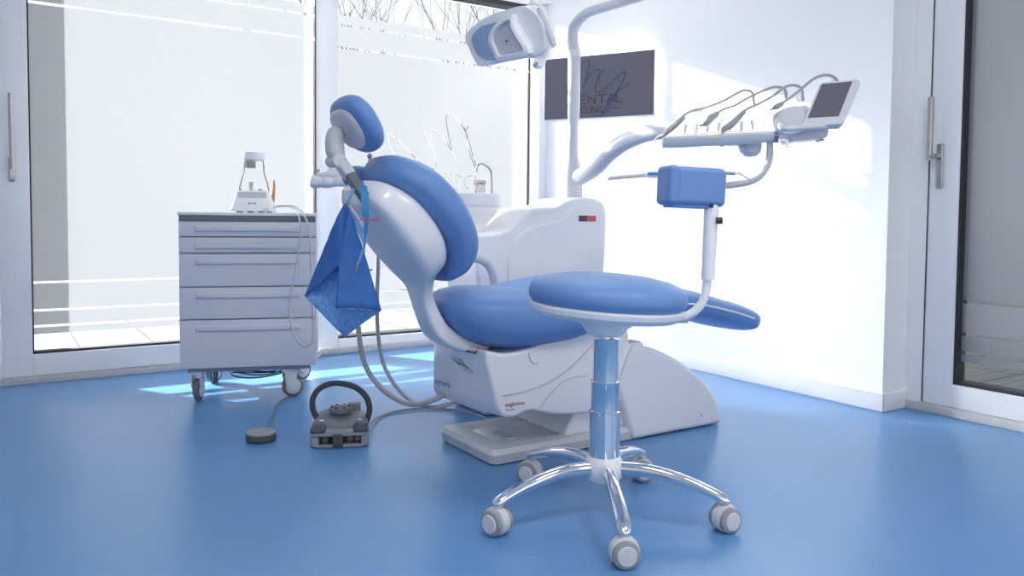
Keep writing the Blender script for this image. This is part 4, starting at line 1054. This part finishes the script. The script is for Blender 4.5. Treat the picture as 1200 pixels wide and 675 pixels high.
rp_ = PZ(306, 516, 0); Tr = frame(rp_, (1, 0, 0), (0, 1, 0), (0, 0, 1)); kr = (rp_-cC).dot(cF)/FPX
fp2 = thing('round_foot_switch', 'small round grey foot switch on the floor below the drawer cabinet', 'foot switch', rp_)
rr_ = 17.5*kr
obj('switch_base', B().lathe([(rr_*.9, .001), (rr_*.98, .004), (rr_, .010), (rr_, .022), (rr_*.96, .026)], Tr, 36), 'dark', fp2)
obj('switch_disc', B().lathe([(rr_*.94, .025), (rr_*.97, .028), (rr_*.93, .033), (rr_*.6, .036), (.001, .037)], Tr, 36), 'lgrey', fp2)
cb = smooth_path([rp_+V((.02, .045, .02)), PZ(314, 500, .006), PZ(320, 487, .005), PZ(324, 476, .005), PZ(332, 468, .005), PZ(345, 461, .005), PZ(356, 452, .005), PZ(352, 441, .005)], 5)
obj('switch_cord', B().tube(cb, .0038, 8), 'mid', fp2)
# control cable from the foot control to the chair
cb = smooth_path([Tp @ V((hw-.01, .15, .03)), PZ(445, 488, .006), PZ(470, 481, .006), PZ(500, 478.5, .006), PZ(530, 480, .006), PZ(560, 486, .02), V((1.50, 2.40, .045))], 6)
obj('control_cable', B().tube(cb, .0042, 8), 'lgrey', fp1)

# ================================================================== PATIENT BIB
DBB = 2.36
bb = thing('patient_bib', 'crumpled blue paper bib hanging by its clip from the top of the backrest', 'bib', AT(404, 238, DBB))
def bp(x, y, o=0): return AT(x, y, DBB+o)
def sheet(name, quads, m, par, th=.0015, sub=2):
    b = B(); vv = {}
    def vtx(k):
        if k not in vv: vv[k] = b.bm.verts.new(bp(*k))
        return vv[k]
    for q_ in quads: b.face([vtx(k_) for k_ in q_])
    o = obj(name, b, m, par, angle=25)
    md = o.modifiers.new('subdivision', 'SUBSURF'); md.subdivision_type = 'SIMPLE'; md.levels = md.render_levels = 3
    tx_ = bpy.data.textures.new('wrinkle', 'CLOUDS'); tx_.noise_scale = .05
    dm = o.modifiers.new('wrinkle', 'DISPLACE'); dm.texture = tx_; dm.strength = .007; dm.mid_level = .5
    md = o.modifiers.new('thickness', 'SOLIDIFY'); md.thickness = th; md.offset = 0
    return o
a0, a1, a2 = (404, 238, 0.0), (398, 248, -.01), (410, 246, -.025)
mL, mM, mR = (376, 300, .02), (397, 311, -.035), (425, 290, .005)
fL, fI, fR = (357, 347, .03), (393, 361, -.050), (447, 364, .01)
bt = (404, 395, .05)
sheet('bib_front', [(a0, a1, mM, a2)[:4], (a1, mL, mM), (mL, fL, (371, 337, .01), mM), (a2, mM, mR), (mM, fI, (420, 362, -.04), mR), (mR, (420, 362, -.04), fR)], 'bib', bb)
sheet('bib_back', [((397, 311, .01), (371, 337, .04), (394, 361, .03)), ((371, 337, .04), fL, (380, 371, .03), (394, 361, .03)), ((380, 371, .03), bt, (425, 379, .03), (394, 361, .03)), ((394, 361, .03), (425, 379, .03), fR)], 'bib2', bb)
sheet('side_fold', [(a2, (420, 262, .015), (429, 276, .02), (427, 292, .012)), ((429, 276, .02), (427, 300, .02), (424, 312, .01), (427, 292, .012))], 'bib2', bb)
def flat(path, w0, w1, th=.0018):
    pts = smooth_path([bp(*p) for p in path], 6); b = B(); rings = []; n_ = len(pts)
    for i, p in enumerate(pts):
        t = (pts[min(i+1, n_-1)]-pts[max(i-1, 0)]).normalized(); s_ = t.cross(cF).normalized(); f_ = t.cross(s_)
        w = w0[min(len(w0)-1, int(i/(n_-1)*(len(w0)-1)+.5))]
        rings.append([p+s_*w+f_*th, p-s_*w+f_*th, p-s_*w-f_*th, p+s_*w-f_*th])
    return b.ring_loft(rings)
obj('neck_strap', flat([(424, 212, .02), (427, 225, -.02), (428, 240, -.04), (429, 256, -.04), (428.5, 272, -.03), (427, 288, -.03), (423, 300, -.04), (420.5, 308, -.045)], [.004, .010, .010, .006, .0035, .003, .003], 0), 'ribbon', bb, label='light blue elastic strap')
obj('neck_strap', flat([(415, 221, .0), (411, 230, -.01), (405, 241, -.015)], [.004, .0045, .003], 0), 'ribbon', bb, label='light blue elastic strap')
obj('clip', B().box((0, 0, 0), (.006, .004, .032), look(bp(418, 313, -.048), (bp(420.5, 305)-bp(416.5, 320)), tuple(cF)), .001), 'dsteel', bb)
obj('clip', B().tube([bp(407, 240, -.02), bp(410, 234, -.015)], .004, 8), 'dsteel', bb)
obj('bib_edge', B().tube([bp(409, 240, .0), bp(417, 251, .01), bp(429, 269, .0)], .0022, 6), 'wplastic', bb)

# ================================================================== FILL LIGHT PANELS (unseen, added under the ceiling to brighten the room)
for i, (x, y) in enumerate(((.2, .6), (1.7, .4), (2.2, 3.1))):
    lt = thing('fill_panel', 'flat white ceiling lamp panel', 'lamp', (x, y, ZC-.03), 'added fill light panels')
    obj('fill_panel_housing', B().box((x, y, ZC-.018), (.64, .64, .035), None, .004), 'frame', lt)
    obj('fill_panel_face', B().box((x, y, ZC-.038), (.58, .58, .008), None, .002), emis('fill_panel_glow', (1, .95, .88), (15.0, 15.0, 5.5)[i]), lt)

# ================================================================== LIGHT
SUN = V((.58, -1.0, -.385)).normalized()
sl = bpy.data.lights.new('sun', 'SUN'); sl.energy = 28.0; sl.angle = R_(.9); sl.color = (1, .965, .93)
so = bpy.data.objects.new('sun', sl); COL.objects.link(so); so.location = (-3, 8, 5)
so.rotation_euler = SUN.to_track_quat('-Z', 'Y').to_euler()
w = bpy.data.worlds.new('sky'); scn.world = w; w.use_nodes = True; nt = w.node_tree; bg = nt.nodes['Background']
tc = nt.nodes.new('ShaderNodeTexCoord'); sep = nt.nodes.new('ShaderNodeSeparateXYZ'); cr = nt.nodes.new('ShaderNodeValToRGB')
nt.links.new(tc.outputs['Generated'], sep.inputs[0]); nt.links.new(sep.outputs['Z'], cr.inputs[0]); nt.links.new(cr.outputs[0], bg.inputs[0])
cr.color_ramp.elements[0].position = 0; cr.color_ramp.elements[0].color = (1.0, .985, .965, 1)
cr.color_ramp.elements[1].position = .7; cr.color_ramp.elements[1].color = (.90, .94, 1.0, 1)
bg.inputs[1].default_value = 1.05
cyc = scn.cycles
cyc.max_bounces = 10; cyc.diffuse_bounces = 6; cyc.glossy_bounces = 5; cyc.transmission_bounces = 8; cyc.transparent_max_bounces = 16
cyc.sample_clamp_indirect = 60; cyc.blur_glossy = 1.0; cyc.use_denoising = True
vs = scn.view_settings; vs.view_transform = 'Standard'; vs.look = 'None'; vs.gamma = 1; vs.exposure = 0.30; vs.use_curve_mapping = False
scn.display_settings.display_device = 'sRGB'
